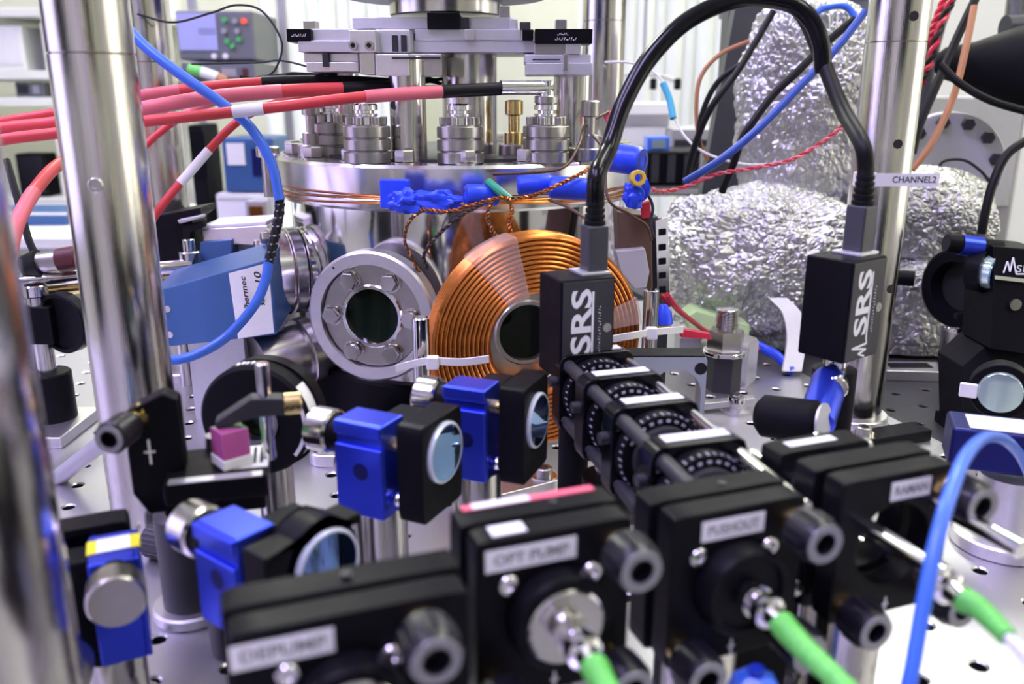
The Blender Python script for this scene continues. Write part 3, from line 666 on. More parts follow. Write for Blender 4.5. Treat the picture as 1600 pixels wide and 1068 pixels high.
# fibre cables
def fibre(label, base, d, pts, boot_len, col='silver'):
    """connector nut at base along direction d (world), green boot, then cable pts"""
    t = thing('fibre_cable', label, 'fibre cable', (0, 0, 0), 0, 'optical fibres with green boots'); b = Vector(base); d = Vector(d).normalized()
    obj('connector_nut', MB().lathe(b, d, [(4.2, 0), (5.2, .4), (5.2, 3.2), (3.6, 3.6), (3.6, 5.5), (5.0, 5.8), (5.0, 9.5), (3.4, 10.5), (3.0, 15)], 28), 'chrome', t)
    P = catmull([b+d*14]+pts, 10)
    P2 = []; acc = 0
    for i, q in enumerate(P):
        P2.append(q); 
        if i: acc += (P[i]-P[i-1]).length
        if acc > boot_len: break
    obj('boot', MB().tube(P2, lambda u_: 3.7-1.2*u_, 14, smooth=False), 'green_boot', t)
    fr = MB()
    for i in range(2, len(P2)-1, 2):
        dd = (P2[i+1]-P2[i-1]).normalized(); fr.lathe(P2[i]-dd*.35, dd, [(2.0, 0), (3.95-1.2*i/len(P2), 0), (3.95-1.2*i/len(P2), .7), (2.0, .7)], 14, closed=True)
    obj('boot_ribs', fr, 'green_boot', t)
    obj('cable', MB().tube(P[len(P2)-1:], 1.5, 10, smooth=False), 'blue_cable' if col == 'silver' else col, t)
    return t
fd = Vector((math.sin(math.radians(RA)), -math.cos(math.radians(RA)), 0))
bo_ = MO+fd*11; fibre('green-booted fibre plugged into the OPT PUMP mount', bo_, fd, [bo_+fd*24+Vector((0, 0, -2)), bo_+fd*44+Vector((2, 0, -8)), bo_+fd*66+Vector((4, 0, -22)), bo_+fd*90+Vector((8, 0, -50)), bo_+fd*100+Vector((20, 20, -90)), Vector((60, 110, 3))], 38)
bp_ = MP+fd*8; fibre('long green-booted fibre plugged into the PUSHOUT mount', bp_, fd, [bp_+fd*24+Vector((0, 0, -1.5)), bp_+fd*44+Vector((2, 0, -5)), bp_+fd*66+Vector((4, 0, -14)), bp_+fd*92+Vector((8, 0, -40)), bp_+fd*100+Vector((22, 20, -76)), Vector((140, 125, 3))], 60)
fr0 = at(1452, 893, 262); fr1 = at(1600, 1020, 225)
fibre('thin green-booted fibre with blue sleeve in front of the RAMAN mount', fr0, fr1-fr0, [at(1530, 950, 245), at(1570, 990, 235), at(1620, 1045, 225), at(1700, 1180, 212)], 17, 'paper_lilac')
# --------------------------------------------------------------- cage rods through RAMAN
def rods(label, org, rz, ends, group=None):
    t = thing('cage_rods', label, 'cage rods', org, rz)
    for x, z, y0, y1 in ends: obj('rod', MB().cyl((x, y0, z), (x, y1, z), 3.0, n=20, ch=.4), 'charcoal' if y1 == 172.01 else 'chrome', t)
    return t
rods('polished cage rods passing through the RAMAN mount', MR, RA, [(-14, 10, -34, 60), (15.5, 13, -34, 60), (-14, -17, 9, 60), (15, -17, 9, 60)])
t = thing('cage_plate', 'black cage plate with a white label behind the RAMAN mount', 'cage plate', MR, RA)
obj('plate', MB().plate(-20, 20, -22, 21, 36, 48, 13, 2), 'black', t, bev=.5)
l = obj('paper_label', MB().bx(-13, 8, 40, 44.5, 21, 21.25), 'paper', t, sm=0); print_marks('lettering', 15, 2, 'ink_grey', l, T(-2.5, 42.2, 21.26), 8, 5)
obj('set_screw', MB().cyl((20, 42, 15), (24, 42, 15), 4, n=20), 'chrome', t)
obj('cage_post', MB().cyl((0, 42, -22), (0, 42, -MR.z), 6.3, n=24), 'steel', t)
# --------------------------------------------------------------- PUSHOUT cage with four rotation mounts
CA = 13.5; ca = math.radians(CA); cv = Vector((-math.sin(ca), math.cos(ca), 0)); cu = Vector((math.cos(ca), math.sin(ca), 0))
C0 = Vector((80, 256, 83))
rods('four cage rods, right pair polished and left pair dark, carrying the rotation mounts behind the PUSHOUT mount', C0, CA, [(x, z, -4, 172) for x in (15,) for z in (-15, 15)]+[(x, z, -4, 172.01) for x in (-15,) for z in (-15, 15)])  # left pair in charcoal, darker than the chrome right pair
RM = 'black rotation mounts in the cage'
for i, (d, lab) in enumerate(((42, 'rotation mount nearest the PUSHOUT mount, white label on top'), (84, 'second rotation mount from the PUSHOUT mount, white label on top'), (122, 'third rotation mount from the PUSHOUT mount, white label on top'), (160, 'rotation mount farthest back in the cage, touching the detector head'))):
    t = thing('rotation_mount', lab, 'rotation mount', C0+cv*d, CA+3, RM)
    oc = [(-20, -13), (-13, -20), (13, -20), (20, -13), (20, 13), (14, 20.5), (-14, 20.5), (-20, 13)]
    obj('housing', MB().plate(-20, 20, -20, 20.5, 0, 11, 14, 5.0), 'black_gloss', t, bev=.6)
    obj('dial', MB().lathe((0, 1, 0), (0, -1, 0), [(13, 0), (18.5, 0), (18.5, 3), (17.5, 6.5), (14.0, 7.5), (13, 7.5)], 64, closed=True), 'black', t)
    obj('lens_ring', MB().lathe((0, -1, 0), (0, -1, 0), [(10.5, 0), (13.5, 0), (13.5, 8.5), (12.5, 9), (10.5, 9)], 48, closed=True), 'charcoal', t)
    obj('wave_plate', MB().cyl((0, 2, 0), (0, 4, 0), 12, n=40), 'window_dark', t)
    tk = MB()
    for q in range(36):
        a = 2*math.pi*q/36; L_ = 1.9 if q % 3 == 0 else 1.1; R2 = Matrix.Rotation(-a, 3, 'Y')
        tk.box(R2 @ Vector((0, -4.4, 18.0)), (.5, L_*1.6, .35), R2)
    obj('dial_ticks', tk, 'tick_grey', t, sm=0)
    hi = MB()
    for q in range(10):
        a = math.radians(-70+14*q+8*i); R2 = Matrix.Rotation(a, 3, 'Y'); hi.box(R2 @ Vector((0, -6.6, 15.6)), (1.6, .5, 1.1), R2)
    obj('dial_numbers', hi, 'tick_grey', t, sm=0)
    l = obj('paper_label', MB().box((1, 7, 20.7), (27, 6.4, .3)), 'paper_lilac', t, sm=0)
    print_marks('lettering', 19, 2.2, 'ink_grey', l, T(1, 7, 20.85), 10, i+11)
    for x, z in ((-17, 13), (-17, -13), (17, 13)): obj('clamp_screw', MB().lathe((x, 0, z), (0, -1, 0), [(2, 0), (2, 1), (1, 1), (1, .3), (0, .3)], 14), 'chrome', t)
    obj('lock_screw', MB().cyl((-20, 5, 6), (-23.5, 5, 6), 2.6, n=16), 'charcoal', t)
t = thing('cage_post', 'black post holding up the rotation mount cage', 'post', C0+cv*136+Vector((0, 0, -83)), CA)
obj('holder', MB().cyl((0, 5, 0), (0, 5, 46), 12.5, n=36), 'black', t); obj('post', MB().cyl((0, 5, 46), (0, 5, 62.8), 6.3, n=24), 'steel', t)
obj('foot', MB().box((0, 5, 5), (60, 26, 10)), 'alu', t, bev=1)
# big black body under the front end of the cage
t = thing('cage_support', 'black bracket holding the front end of the rotation mount cage', 'bracket', C0+Vector((0, 0, -83)), CA)
obj('plate', MB().bx(-24, 25, 12, 22, 8, 62), 'black', t, bev=.8); obj('base', MB().bx(-24, 25, 2, 32, 0, 8), 'black', t, bev=.8)

# ================================================================ blue mirror mounts
def mirror_mount(label, loc, rz, tape=False, mirror='mirror', horn=False, post='steel', bt=23.0, hole=True, zt=14.5, kz=-9.5, km='steel'):
    """mirror faces local -y; blue back plate with fine screws behind"""
    t = thing('mirror_mount', label, 'mirror mount', loc, rz, 'blue kinematic mirror mounts')
    if horn:   # front plate whose far lower corner is cut by an arc round the mirror
        poly = [(-20, -26), (-6, -26)]+[(4+17.0*math.cos(a), -2+17.0*math.sin(a)) for a in [math.radians(240-12*q) for q in range(14)]]+[(20, zt-5), (20, zt), (-20, zt)]
        obj('front_plate', MB().prism(poly, 0, 12, 'y'), 'black', t, bev=.8)
        obj('mirror_cell', MB().ring((4, 0, -2), (0, 1, 0), 13, 16, 3, 12, 40), 'black', t); mo = (4, -2)
    else:
        obj('front_plate', MB().plate(-17, 15, -26, zt+1.5, 0, 12, 13.0, 2.5), 'black', t, bev=.8); mo = (0, 0)
    m = obj('mirror', MB().lathe((mo[0], 8, mo[1]), (0, -1, 0), [(12.9, 0), (12.9, 8.8), (12.4, 9.4), (0, 9.4)], 48), mirror, t)
    obj('mirror_edge', MB().lathe((mo[0], 8, mo[1]), (0, -1, 0), [(12.95, 7.5), (12.95, 9.0), (12.4, 9.6), (11.7, 9.55)], 48, cap=False), 'mirror_rim', m)
    y0, y1 = 17.0, 17.0+bt
    prof = [(y0, -25), (y1, -25), (y1, 21), (y1-2, 25), (y0, 25)]
    bp = MB(); bp.prism([(y0, -26), (y1, -26), (y1, zt), (y0, zt)], -18.4, -3, 'x')
    bp.prism([(y0, -26), (y1, -26), (y1, zt-10), (y0, zt-10)], -20, -18.2, 'x'); bp.prism([(y0, zt-6), (y1, zt-6), (y1, zt), (y0, zt)], -20, -18.2, 'x')
    obj('rear_frame', MB().bx(-3, 15, y0, y0+13, -26, zt-3), 'black', t, bev=1)
    obj('back_plate', bp, 'blue_ano', t, bev=2.2, seg=4)
    for x, z in ((-11.5, zt+kz), (8, -16.5)):
        k = obj('adjuster_knob', MB().lathe((x, y1+5, z), (0, 1, 0), [(8.4, 0), (9.6, 1), (9.6, 10), (8.8, 11), (0, 11)], 32), km, t)
        obj('collar', MB().cyl((x, y1-.5, z), (x, y1+6, z), 7.4, n=24), 'black', k)
        obj('fine_screw', MB().cyl((x, 12, z), (x, 17.5, z), 3.2, n=18), 'brass', k)
    obj('pivot_ball', MB().sphere((-12.5, 14.5, -18.5), 3.2, 16), 'chrome', t)
    sp = MB()
    for zz in (-8, 0): sp.tube([(0+2*math.cos(a), 12+5.2*a/(6*math.pi), zz+2*math.sin(a)) for a in [i*.6 for i in range(32)]], .4, 5, 1, smooth=False)
    obj('spring', sp, 'steel', t)
    if hole:
        for s in (-1,): obj('tapped_hole', MB().lathe((s*20.05, y0+bt*.45, -6), (s, 0, 0), [(0, -.02), (3.0, -.02), (3.6, .12)], 24), 'blue_ano_dark', t); obj('hole_core', MB().cyl((s*20.06, y0+bt*.45, -5.7), (s*20.16, y0+bt*.45, -5.7), 2.7, n=20), 'hole_dark', t)
    if tape:
        obj('yellow_tape', MB().bx(-20.3, -2.7, y0+5, y0+15, zt-.5, zt+.35), 'yellow', t); obj('white_tape', MB().bx(-17, -6, y0+4.8, y0+15.2, zt+.3, zt+.5), 'paper', t)
    obj('post', MB().cyl((-6, 17+bt/2, -26), (-6, 17+bt/2, -loc[2]), 11.5, n=40), post, t)
    obj('foot', MB().cyl((-6, 17+bt/2, -loc[2]), (-6, 17+bt/2, -loc[2]+6), 16, n=40, ch=.8), post, t)
    return t
mirror_mount('blue mirror mount in the middle, its mirror reflecting the copper coil', at(694, 706, 352), 64)
mirror_mount('blue mirror mount just left of the rotation mounts', at(839, 656, 394), 68, bt=21.0, zt=18.0)
mirror_mount('blue mirror mount at lower left with a large blue-violet mirror', at(496, 882, 284), 52, horn=True, post='charcoal', zt=11)
t4 = mirror_mount('blue mirror mount with yellow and white tape at the bottom left corner', at(134, 862, 335), 204, tape=True, hole=False, kz=-7.0, km='dull_steel')
# ================================================================ left side of the board
def poly3(name, label, cat, pix, z, dep, mat, parent=None, bev=.8, rise=0.0):
    """slab whose outline is given on a plane facing the camera side at depth z, thickness dep going back"""
    pts = [at(px, py, z) for px, py in pix]; k = len(pts); b = Vector((0, dep, rise))
    m = MB(); m.add(pts+[p+b for p in pts], [tuple(range(k)), tuple(range(k, 2*k))[::-1]]+[(i, (i+1) % k, k+(i+1) % k, k+i) for i in range(k)])
    o = obj(name, m, mat, parent, bev=bev)
    if label: tag(o, label, cat)
    return o
# blue wedge-shaped box with the written label
t = thing('blue_box', 'blue metal housing with a handwritten white label beside the side port', 'housing', (0, 0, 0))
B0, B1, B2, B3 = (235, 457), (422, 404), (432, 523), (250, 543)
poly3('case', None, None, [B0, B1, B2, B3], 590, 46, 'blue_box', t, .8, 7.0)
lq = [at(px, py, 589.4) for px, py in ((357, 427), (419, 410), (428, 520), (372, 529))]
lab = MB(); lab.add(lq+[p+Vector((0, .5, 0)) for p in lq], [(0, 1, 2, 3), (7, 6, 5, 4), (0, 4, 5, 1), (1, 5, 6, 2), (2, 6, 7, 3), (3, 7, 4, 0)])
lb = obj('paper_label', lab, 'paper', t, sm=0)
for s, px, py, sz, wd in (('IPEI Thermec', 386, 475, 5.2, 38), ('PE9859-10', 409, 470, 6.2, 40)):
    p = at(px, py, 588.7); text('lettering', s, sz, 'ink', lb, Matrix.Translation(p) @ RX90 @ RZ(94), shear=.2, width=wd, bold=.12)
for px, py in ((262, 482), (266, 522)):
    p = at(px, py, 590); obj('case_screw', MB().cyl(p, p+Vector((0, -1.4, 0)), 2.4, n=14), 'chrome', t)
obj('support', MB().bx(at(330, 530, 600).x-20, at(330, 530, 600).x+20, at(330, 530, 600).y+8, at(330, 530, 600).y+36, 0, at(330, 532, 590).z-2), 'alu_matte', t, bev=.6)
poly3('blue_box', 'smaller blue housing behind the labelled blue box', 'housing', [(312, 378), (362, 374), (362, 430), (312, 430)], 650, 30, 'blue_box')
t = thing('silver_block', 'silver box with a pale top behind the blue housings', 'box', (0, 0, 0))
poly3('case', None, None, [(315, 358), (418, 352), (420, 384), (318, 380)], 655, 44, 'alu', t)
poly3('lid', None, None, [(315, 352), (416, 346), (416, 352), (315, 358)], 656, 42, 'paper', t)
obj('support', MB().bx(at(380, 380, 655).x-25, at(380, 380, 655).x+25, at(380, 380, 655).y+10, at(380, 380, 655).y+50, 0, at(380, 382, 655).z), 'alu_matte', t)
t = thing('black_clamp', 'black camera-like clamp between the left post and the silver box', 'clamp', (0, 0, 0))
poly3('body', None, None, [(238, 338), (312, 324), (314, 334), (300, 345), (300, 405), (240, 412)], 650, 34, 'black', t)
poly3('arm', None, None, [(285, 352), (318, 347), (316, 356), (298, 362), (296, 400), (286, 402)], 645, 10, 'black_matte', t)
poly3('tab', None, None, [(276, 344), (315, 336), (315, 341), (280, 350)], 642, 10, 'grey_metal', t)
o = at(268, 408, 668); obj('post', MB().cyl((o.x, o.y+8, 0), (o.x, o.y+8, o.z), 6.3, n=24), 'steel', t)
t = thing('pipe_fitting', 'small steel fitting standing in front of the silver box', 'fitting', (0, 0, 0))
p = at(299, 425, 645); obj('body', MB().cyl(p, p+Vector((0, 0, 16)), 8, n=28, ch=.8), 'steel', t); obj('cap', MB().cyl(p+Vector((0, 0, 16)), p+Vector((0, 0, 25)), 4.5, n=20, ch=.5), 'chrome', t)
obj('post', MB().cyl((p.x, p.y, 0), p, 6.3, n=20), 'steel', t)
# steel rod running behind the left post
t = thing('steel_rod', 'horizontal steel rod running behind the left post', 'rod', (0, 0, 0))
a, b = at(-30, 446, 590), at(300, 414, 640); obj('bar', MB().cyl(a, b, 5.2, n=28), 'chrome', t); obj('lower_bar', MB().cyl(a+Vector((0, 4, -9)), b+Vector((0, 4, -9)), 4, n=20), 'brass', t)
q = at(30, 446, 600); obj('post', MB().cyl((q.x, q.y+6, 0), (q.x, q.y+6, q.z-12), 6.3, n=20), 'steel', t)
t = thing('red_plug', 'dark red plug with a steel tip lying above the horizontal rod', 'plug', (0, 0, 0))
a, b, c, d = at(122, 402, 600), at(92, 407, 600), at(62, 410, 600), at(36, 416, 600)
obj('body', MB().cyl(a, b, 8.5, n=24, ch=.8), 'dark_red', t); obj('tip', MB().cyl(b, c, 7, n=24), 'dull_steel', t); obj('tail', MB().cyl(c, d, 9.5, 7, n=24), 'rubber', t)
cable('black_cable', 'black cable dropping at the far left behind the nearest post', A([(10, 250, 620), (30, 320, 610), (45, 375, 602), (60, 405, 600)]), 2.6, 'rubber')
# black round optic on a short post
t = thing('lens_mount', 'black round lens mount on a steel post left of the thick post', 'lens mount', ground(88, 668), 0)
g = ground(88, 668); zc_ = at(108, 522, 560).z
obj('post_holder', MB().cyl((0, 0, 0), (0, 0, 42), 15, n=36, ch=1), 'black', t)
obj('post', MB().cyl((0, 0, 42), (0, 0, zc_+18), 6.3, n=24), 'steel', t)
obj('post_cap', MB().cyl((0, 0, zc_+18), (0, 0, zc_+26), 8, n=24, ch=.8), 'chrome', t)
obj('clamp', MB().bx(-9, 12, -8, 8, zc_-14, zc_+12), 'black', t, bev=1)
obj('rim', MB().lathe((19, 2, zc_), (-.35, -1, 0), [(18, 0), (21, 0), (21, 7), (20, 8), (18, 8)], 48, closed=True), 'black', t)
obj('cap_disc', MB().cyl((19, 2, zc_), (19-.33*5, 2-.95*5, zc_), 18.4, n=48), 'black_matte', t)
obj('base', MB().box((6, -8, 4), (34, 60, 8)), 'alu', t, bev=1)
# --------------------------------------------------------------- black rotation stage on a steel post
RC = at(405, 652, 402)
t = thing('rotation_stage', 'large black rotation stage with a pale edge scale on a steel post', 'rotation stage', RC, -8)
obj('ring', MB().lathe((0, 0, 0), (0, -1, 0), [(10, -6), (25.5, -6), (26.5, -5), (26.5, 4), (25, 5.5), (12, 5.5), (10, 3)], 72, closed=True), 'black_matte', t)
obj('rear_ring', MB().lathe((1.5, 0, 0), (0, 1, 0), [(11, 5), (27, 5), (27, 12), (11, 12)], 72, closed=True), 'black', t)
obj('edge_scale', MB().lathe((0, 0, 0), (0, -1, 0), [(26.6, -5.5), (26.7, -5.5), (26.7, 3.5), (26.6, 3.5)], 20, math.radians(-35), math.radians(40), closed=True), 'paper', t)
obj('scale_face', MB().lathe((0, -5.55, 0), (0, -1, 0), [(23.3, 0), (25.0, 0), (25.0, .15), (23.3, .15)], 24, math.radians(-40), math.radians(32), closed=True), 'paper', t)
obj('inner_ring', MB().lathe((0, 0, 0), (0, -1, 0), [(9, -4), (11.5, -4), (11.5, 6.2), (9, 6.2)], 40, closed=True), 'dull_steel', t)
obj('optic', MB().cyl((0, 3, 0), (0, -1, 0), 9.2, n=36), 'window_dark', t)
tk = MB()
for q in range(5):
    a_ = math.radians(92+q*5-6); tk.box((26.9*math.cos(a_), -1+.6*(q % 2), 26.9*math.sin(a_)), (1.2, 3, .4))
obj('scale_marks', tk, 'ink_white', t, sm=0)
obj('post', MB().cyl((3, 6, -26), (3, 6, -RC.z), 8.5, n=32), 'steel', t); obj('foot', MB().cyl((3, 6, -RC.z), (3, 6, -RC.z+6), 14, n=32, ch=.8), 'steel', t)
# --------------------------------------------------------------- prism table with clamped cube
PZ = at(352, 735, 335); PR = 14
t = thing('prism_mount', 'black kinematic prism mount with an L-shaped platform', 'prism mount', PZ, PR)
# local: platform top at z=0, upright plate at left
obj('upright', MB().prism([(-30, -17), (-21, -17), (-15, -8), (-15, 29), (-20, 32), (-31, 27), (-35, 10), (-35, -8)], 4, 14, 'y'), 'black', t, bev=1)
obj('upright_back', MB().prism([(-29, -16), (-16, -16), (-16, 26), (-29, 26)], 15, 22, 'y'), 'black_matte', t, bev=1)
obj('platform', MB().bx(-22, 16, -8, 26, -9, 0), 'black', t, bev=1.2); obj('platform_lip', MB().bx(-20, 14, -8.6, -4, 0, .5), 'alu_matte', t, sm=0)
obj('platform_web', MB().bx(-24, 14, 4, 20, -20, -9), 'black_matte', t, bev=1)
for x, z in ((-33, 21),):
    k = obj('adjuster_knob', MB().lathe((x, 2, z), (-.35, -1, 0), [(5.4, 0), (6.2, 1), (6.2, 12), (5.4, 13), (3.2, 13), (3.2, 9), (0, 9)], 28), 'knob_black', t)
    obj('shank', MB().cyl((x+2, 8, z), (x, 2, z), 5, n=20), 'black', k); obj('end_ring', MB().lathe((x-4.4, -10.4, z), (-.35, -1, 0), [(3.3, 0), (5.2, 0), (5.2, .4), (3.3, .4)], 28, closed=True), 'knob_ring', k)
k = obj('fine_screw', MB().cyl((-26, 14, 22), (-31, 2, 22), 4.0, n=20).cyl((-25, 16, 25), (-30, 5, 25), 3.0, n=20), 'brass', t)
obj('cross_mark', MB().bx(-27.4, -26.6, 3.8, 4.05, 4, 14).bx(-29, -25, 3.8, 4.05, 8.6, 9.4), 'ink_white', t, sm=0)
obj('tapped_hole', MB().cyl((-22, 3.7, -10), (-22, 4.2, -10), 2.2, n=18), 'hole_dark', t)
obj('scale', MB().bx(3, 16, 0, 22, 0, .4), 'paper', t, sm=0)
for q in range(4): obj('scale_mark', MB().bx(5+q*2.6, 6.2+q*2.6, 4, 20, .4, .55), 'ink', t, sm=0)
obj('post', MB().cyl((-2, 14, -20), (-2, 14, -PZ.z), 6.3, n=24), 'steel', t)
obj('post_holder', MB().cyl((-2, 14, -PZ.z+1), (-2, 14, -PZ.z+34), 12.5, n=32), 'charcoal', t)
cb = thing('beam_splitter', 'pink and green beam splitter cube on the prism mount', 'glass cube', PZ+Vector((1, 6, .6)), PR+28)
obj('plinth', MB().bx(-6, 6, -6, 6, 0, 4), 'white_plastic', cb, bev=.3)
obj('prism_half', MB().prism([(-5.5, -5.5), (5.5, -5.5), (-5.5, 5.5)], 4, 15), 'cube_glass', cb, sm=0, bev=.25); obj('prism_half', MB().prism([(5.5, -5.3), (5.5, 5.5), (-5.3, 5.5)], 4, 15), 'cube_green', cb, sm=0, bev=.25)
cl = thing('cube_clamp', 'grey clamp arm with a brass screw pressing on the glass cube', 'clamp', PZ+Vector((14, 12, 0)), PR)
obj('rod', MB().cyl((0, 0, 0), (0, 0, 40), 2.6, n=20, ch=.3), 'chrome', cl)
obj('arm', MB().prism([(-19, 15.8), (-17, 15.8), (-4, 19), (7, 19), (7, 26), (-5, 27), (-19, 18.5)], -4, 4, 'y'), 'charcoal', cl, bev=.8)
obj('brass_screw', MB().cyl((7, 0, 22.5), (14, 0, 22.5), 4.4, n=24, ch=.5), 'brass', cl)
obj('tip', MB().cyl((-17.5, 0, 15.2), (-17.5, 0, 16), 1.5, n=12), 'steel', cl)
# small screws standing on the platform
for q, (dx, dy) in enumerate(((-12, 22), (-6, 24))):
    tag(obj('cap_screw', MB().cyl(PZ+Vector((dx, dy, .1)), PZ+Vector((dx, dy, 6)), 3.2, n=18, ch=.4), 'dull_steel'), ('left' if q == 0 else 'right')+' one of two small cap screws beside the glass cube', 'screw', 'cap screws beside the cube')
# --------------------------------------------------------------- clamps on the board
def clamp(label, px, py, rz, mat, L=46):
    g = ground(px, py); t = thing('table_clamp', label, 'clamp', g, rz)
    obj('fork', MB().prism([(-L/2, -9)]+[(L/2-9+9*math.cos(math.radians(a)), 9*math.sin(math.radians(a))) for a in range(-90, 91, 15)]+[(-L/2, 9)], 0, 8), mat, t, bev=1)
    obj('clamp_screw', MB().lathe((L/2-10, 0, 8), (0, 0, 1), [(5, 0), (5, 5.5), (4.4, 6), (2.4, 6), (2.4, 3), (0, 3)], 24), 'dull_steel', t)
    obj('washer', MB().ring((L/2-10, 0, 8), (0, 0, 1), 4, 8, 0, .8, 28), 'chrome', t)
    return t
clamp('black table clamp with a shiny ring at the foot of the middle mirror mount', 552, 862, 165, 'black')
clamp('pale aluminium table clamp left of the middle mirror mount', 540, 722, 175, 'alu')
clamp('aluminium table clamp behind the left mirror mount foot', 820, 770, 30, 'alu')
g = ground(268, 872); t = thing('thumb_screw', 'knurled grey thumb screw lying at the foot of the left post', 'thumb screw', g, -20)
kn = MB().lathe((-12, 0, 9), (1, 0, 0), [(8, 0), (8.8, .8), (8.8, 12), (8, 13)], 40)
for i in range(24): a = 2*math.pi*i/24; kn.cyl((-11, 8.8*math.cos(a), 9+8.8*math.sin(a)), (0, 8.8*math.cos(a), 9+8.8*math.sin(a)), .5, n=5)
obj('knurled_head', kn, 'charcoal', t); obj('shank', MB().cyl((1, 0, 9), (10, 0, 9), 9.6, n=28, ch=.5), 'black', t)
t = thing('small_holder', 'dark grey post holder with a steel foot behind the lower left mirror mount', 'post holder', ground(302, 955))
obj('barrel', MB().lathe((0, 0, 0), (0, 0, 1), [(12, 6), (12, 50), (10.5, 51), (7, 51), (7, 40)], 40, cap=False), 'charcoal', t); obj('foot', MB().cyl((0, 0, 0), (0, 0, 6), 17, n=40, ch=1), 'alu', t)
obj('foot_screw', MB().bx(10, 17, -12, -6, 6, 12), 'alu', t, bev=.6)
# grey handle leaning behind the left post
t = thing('tool_handle', 'grey bar leaning behind the foot of the left post', 'bar', (0, 0, 0))
a, b = ground(92, 745, 3), at(185, 672, 470); obj('bar', MB().cyl(a, b, 5, n=20), 'grey_metal', t); obj('tip', MB().sphere(b, 6, 14), 'charcoal', t)
# --------------------------------------------------------------- blue cable on the left
t = thing('blue_cable', 'bright blue cable sweeping past the labelled blue box', 'cable', (0, 0, 0))
c1 = A([(60, -120, 540), (140, -15, 525), (200, 45, 520), (235, 80, 520), (290, 122, 522), (345, 160, 524), (392, 200, 526), (424, 255, 530), (437, 312, 535)])
c2 = A([(437, 305, 535), (436, 335, 540), (428, 375, 545), (420, 410, 550)])
c3 = A([(421, 402, 550), (414, 440, 550), (395, 480, 548), (355, 525, 545), (310, 552, 540), (268, 562, 535), (215, 552, 530), (190, 540, 528)])
obj('upper_run', MB().tube(c1, 3.2, 12, 12), 'blue_cable', t); obj('lower_run', MB().tube(c3, 3.2, 12, 12), 'blue_cable', t)
obj('braid', MB().tube(c2, 2.9, 10, 10), 'ink', t)
for ph in (0, 1.57, 3.14, 4.71): obj('braid_strand', MB().tube(twist(c2, 2.7, 9, ph), .75, 5, smooth=False), 'grey_metal' if ph in (1.57,) else 'rubber', t)
# ================================================================ detector heads
def detector(label, loc, rz, stand, name_txt=True):
    t = thing('detector_head', label, 'detector', loc, rz, 'black detector heads with white logo')
    W, D, H = 30, 26, 51
    obj('case', MB().bx(-W/2, W/2, 0, D, -H/2, H/2), 'black', t, bev=1.2)
    o = obj('face_plate', MB().bx(-W/2+1.2, W/2-1.2, -.5, .2, -H/2+1.2, H/2-1.2), 'charcoal', t, bev=.2)
    text('logo_letters', 'SRS', 15, 'ink_white', t, T(-3.2, -.55, 4) @ RX90 @ RZ(90), width=33, label='white logo letters reading upward', bold=.35)
    lg = MB()
    zz = [(2.4, 19), (2.4, -14), (3.4, -17.5), (-9, -18.5), (3.5, -20.5), (-3, -22), (2.6, -24)]
    for (x0, z0), (x1, z1) in zip(zz, zz[1:]):
        a, b = Vector((x0, -.75, z0)), Vector((x1, -.75, z1)); d = (b-a).normalized(); nrm = Vector((-d.z, 0, d.x))*.5
        lg.add([a+nrm, b+nrm, b-nrm, a-nrm]+[p+Vector((0, .35, 0)) for p in (a+nrm, b+nrm, b-nrm, a-nrm)], [(0, 1, 2, 3), (0, 4, 5, 1), (2, 6, 7, 3), (1, 5, 6, 2), (3, 7, 4, 0)])
    obj('logo_trace', lg, 'ink_white', t, sm=0)
    print_marks('small_print', 24, 1.7, 'ink_white', t, T(6.2, -.55, 0) @ RX90 @ RZ(90), 16, 9)
    obj('face_screw', MB().lathe((10.5, -.5, 0), (0, -1, 0), [(2.3, 0), (2.3, .5), (1.2, .5), (1.2, .1), (0, .1)], 20), 'dull_steel', t)
    c = obj('plug', MB().bx(4, 15, 8, 19, H/2, H/2+24), 'grey_plastic', t, bev=1.2)
    obj('plug_base', MB().bx(-1, 15, 5, 21, H/2, H/2+1.5), 'alu_matte', c, bev=.3)
    rl = MB()
    for i in range(5): rl.lathe((9.5, 13.5, H/2+24+i*3), (0, 0, 1), [(5.0-.25*i, 0), (5.4-.25*i, .6), (5.4-.25*i, 2.1), (4.4-.2*i, 2.3), (4.4-.2*i, 3)], 20)
    obj('strain_relief', rl, 'rubber', c)
    if stand:
        obj('neck', MB().cyl((0, 13, -H/2), (0, 13, -H/2-8), 6, n=24), 'chrome', t)
        obj('post_holder', MB().cyl((0, 13, -H/2-8), (0, 13, -loc[2]), 11, n=32), 'black', t)
        k = obj('thumb_screw', MB().cyl((-3, 9, -H/2-13), (-14, 2.5, -H/2-13), 5.8, n=28, ch=.5), 'chrome', t)
    else:
        obj('post', MB().cyl((0, 13, -H/2), (0, 13, -loc[2]), 8, n=32), 'black_matte', t)
    return t
DL = at(918, 514, 428); DR = at(1352, 484, 425)
detector('black detector head with white logo in front of the copper coil', DL, 22, False)
detector('black detector head with white logo in front of the right post', DR, 37, True)
def topc(loc, rz, h): r = Matrix.Rotation(math.radians(rz), 3, 'Z') @ Vector((9.5, 13.5, h)); return Vector(loc)+r
cA = topc(DL, 22, 25.5+38)
cable('black_cable', 'thick glossy black cable arching up from the left detector head', [cA-Vector((0, 0, 4)), cA+Vector((.6, 1, 10)), at(951, 232, 438), at(973, 165, 442), at(1014, 92, 444), at(1075, 32, 446), at(1150, 0, 448), at(1222, 2, 450), at(1262, 25, 452), at(1282, 65, 455), at(1286, 110, 462)], 4.6, 'black_gloss', n=16, k=12)
cB = topc(DR, 37, 25.5+38)
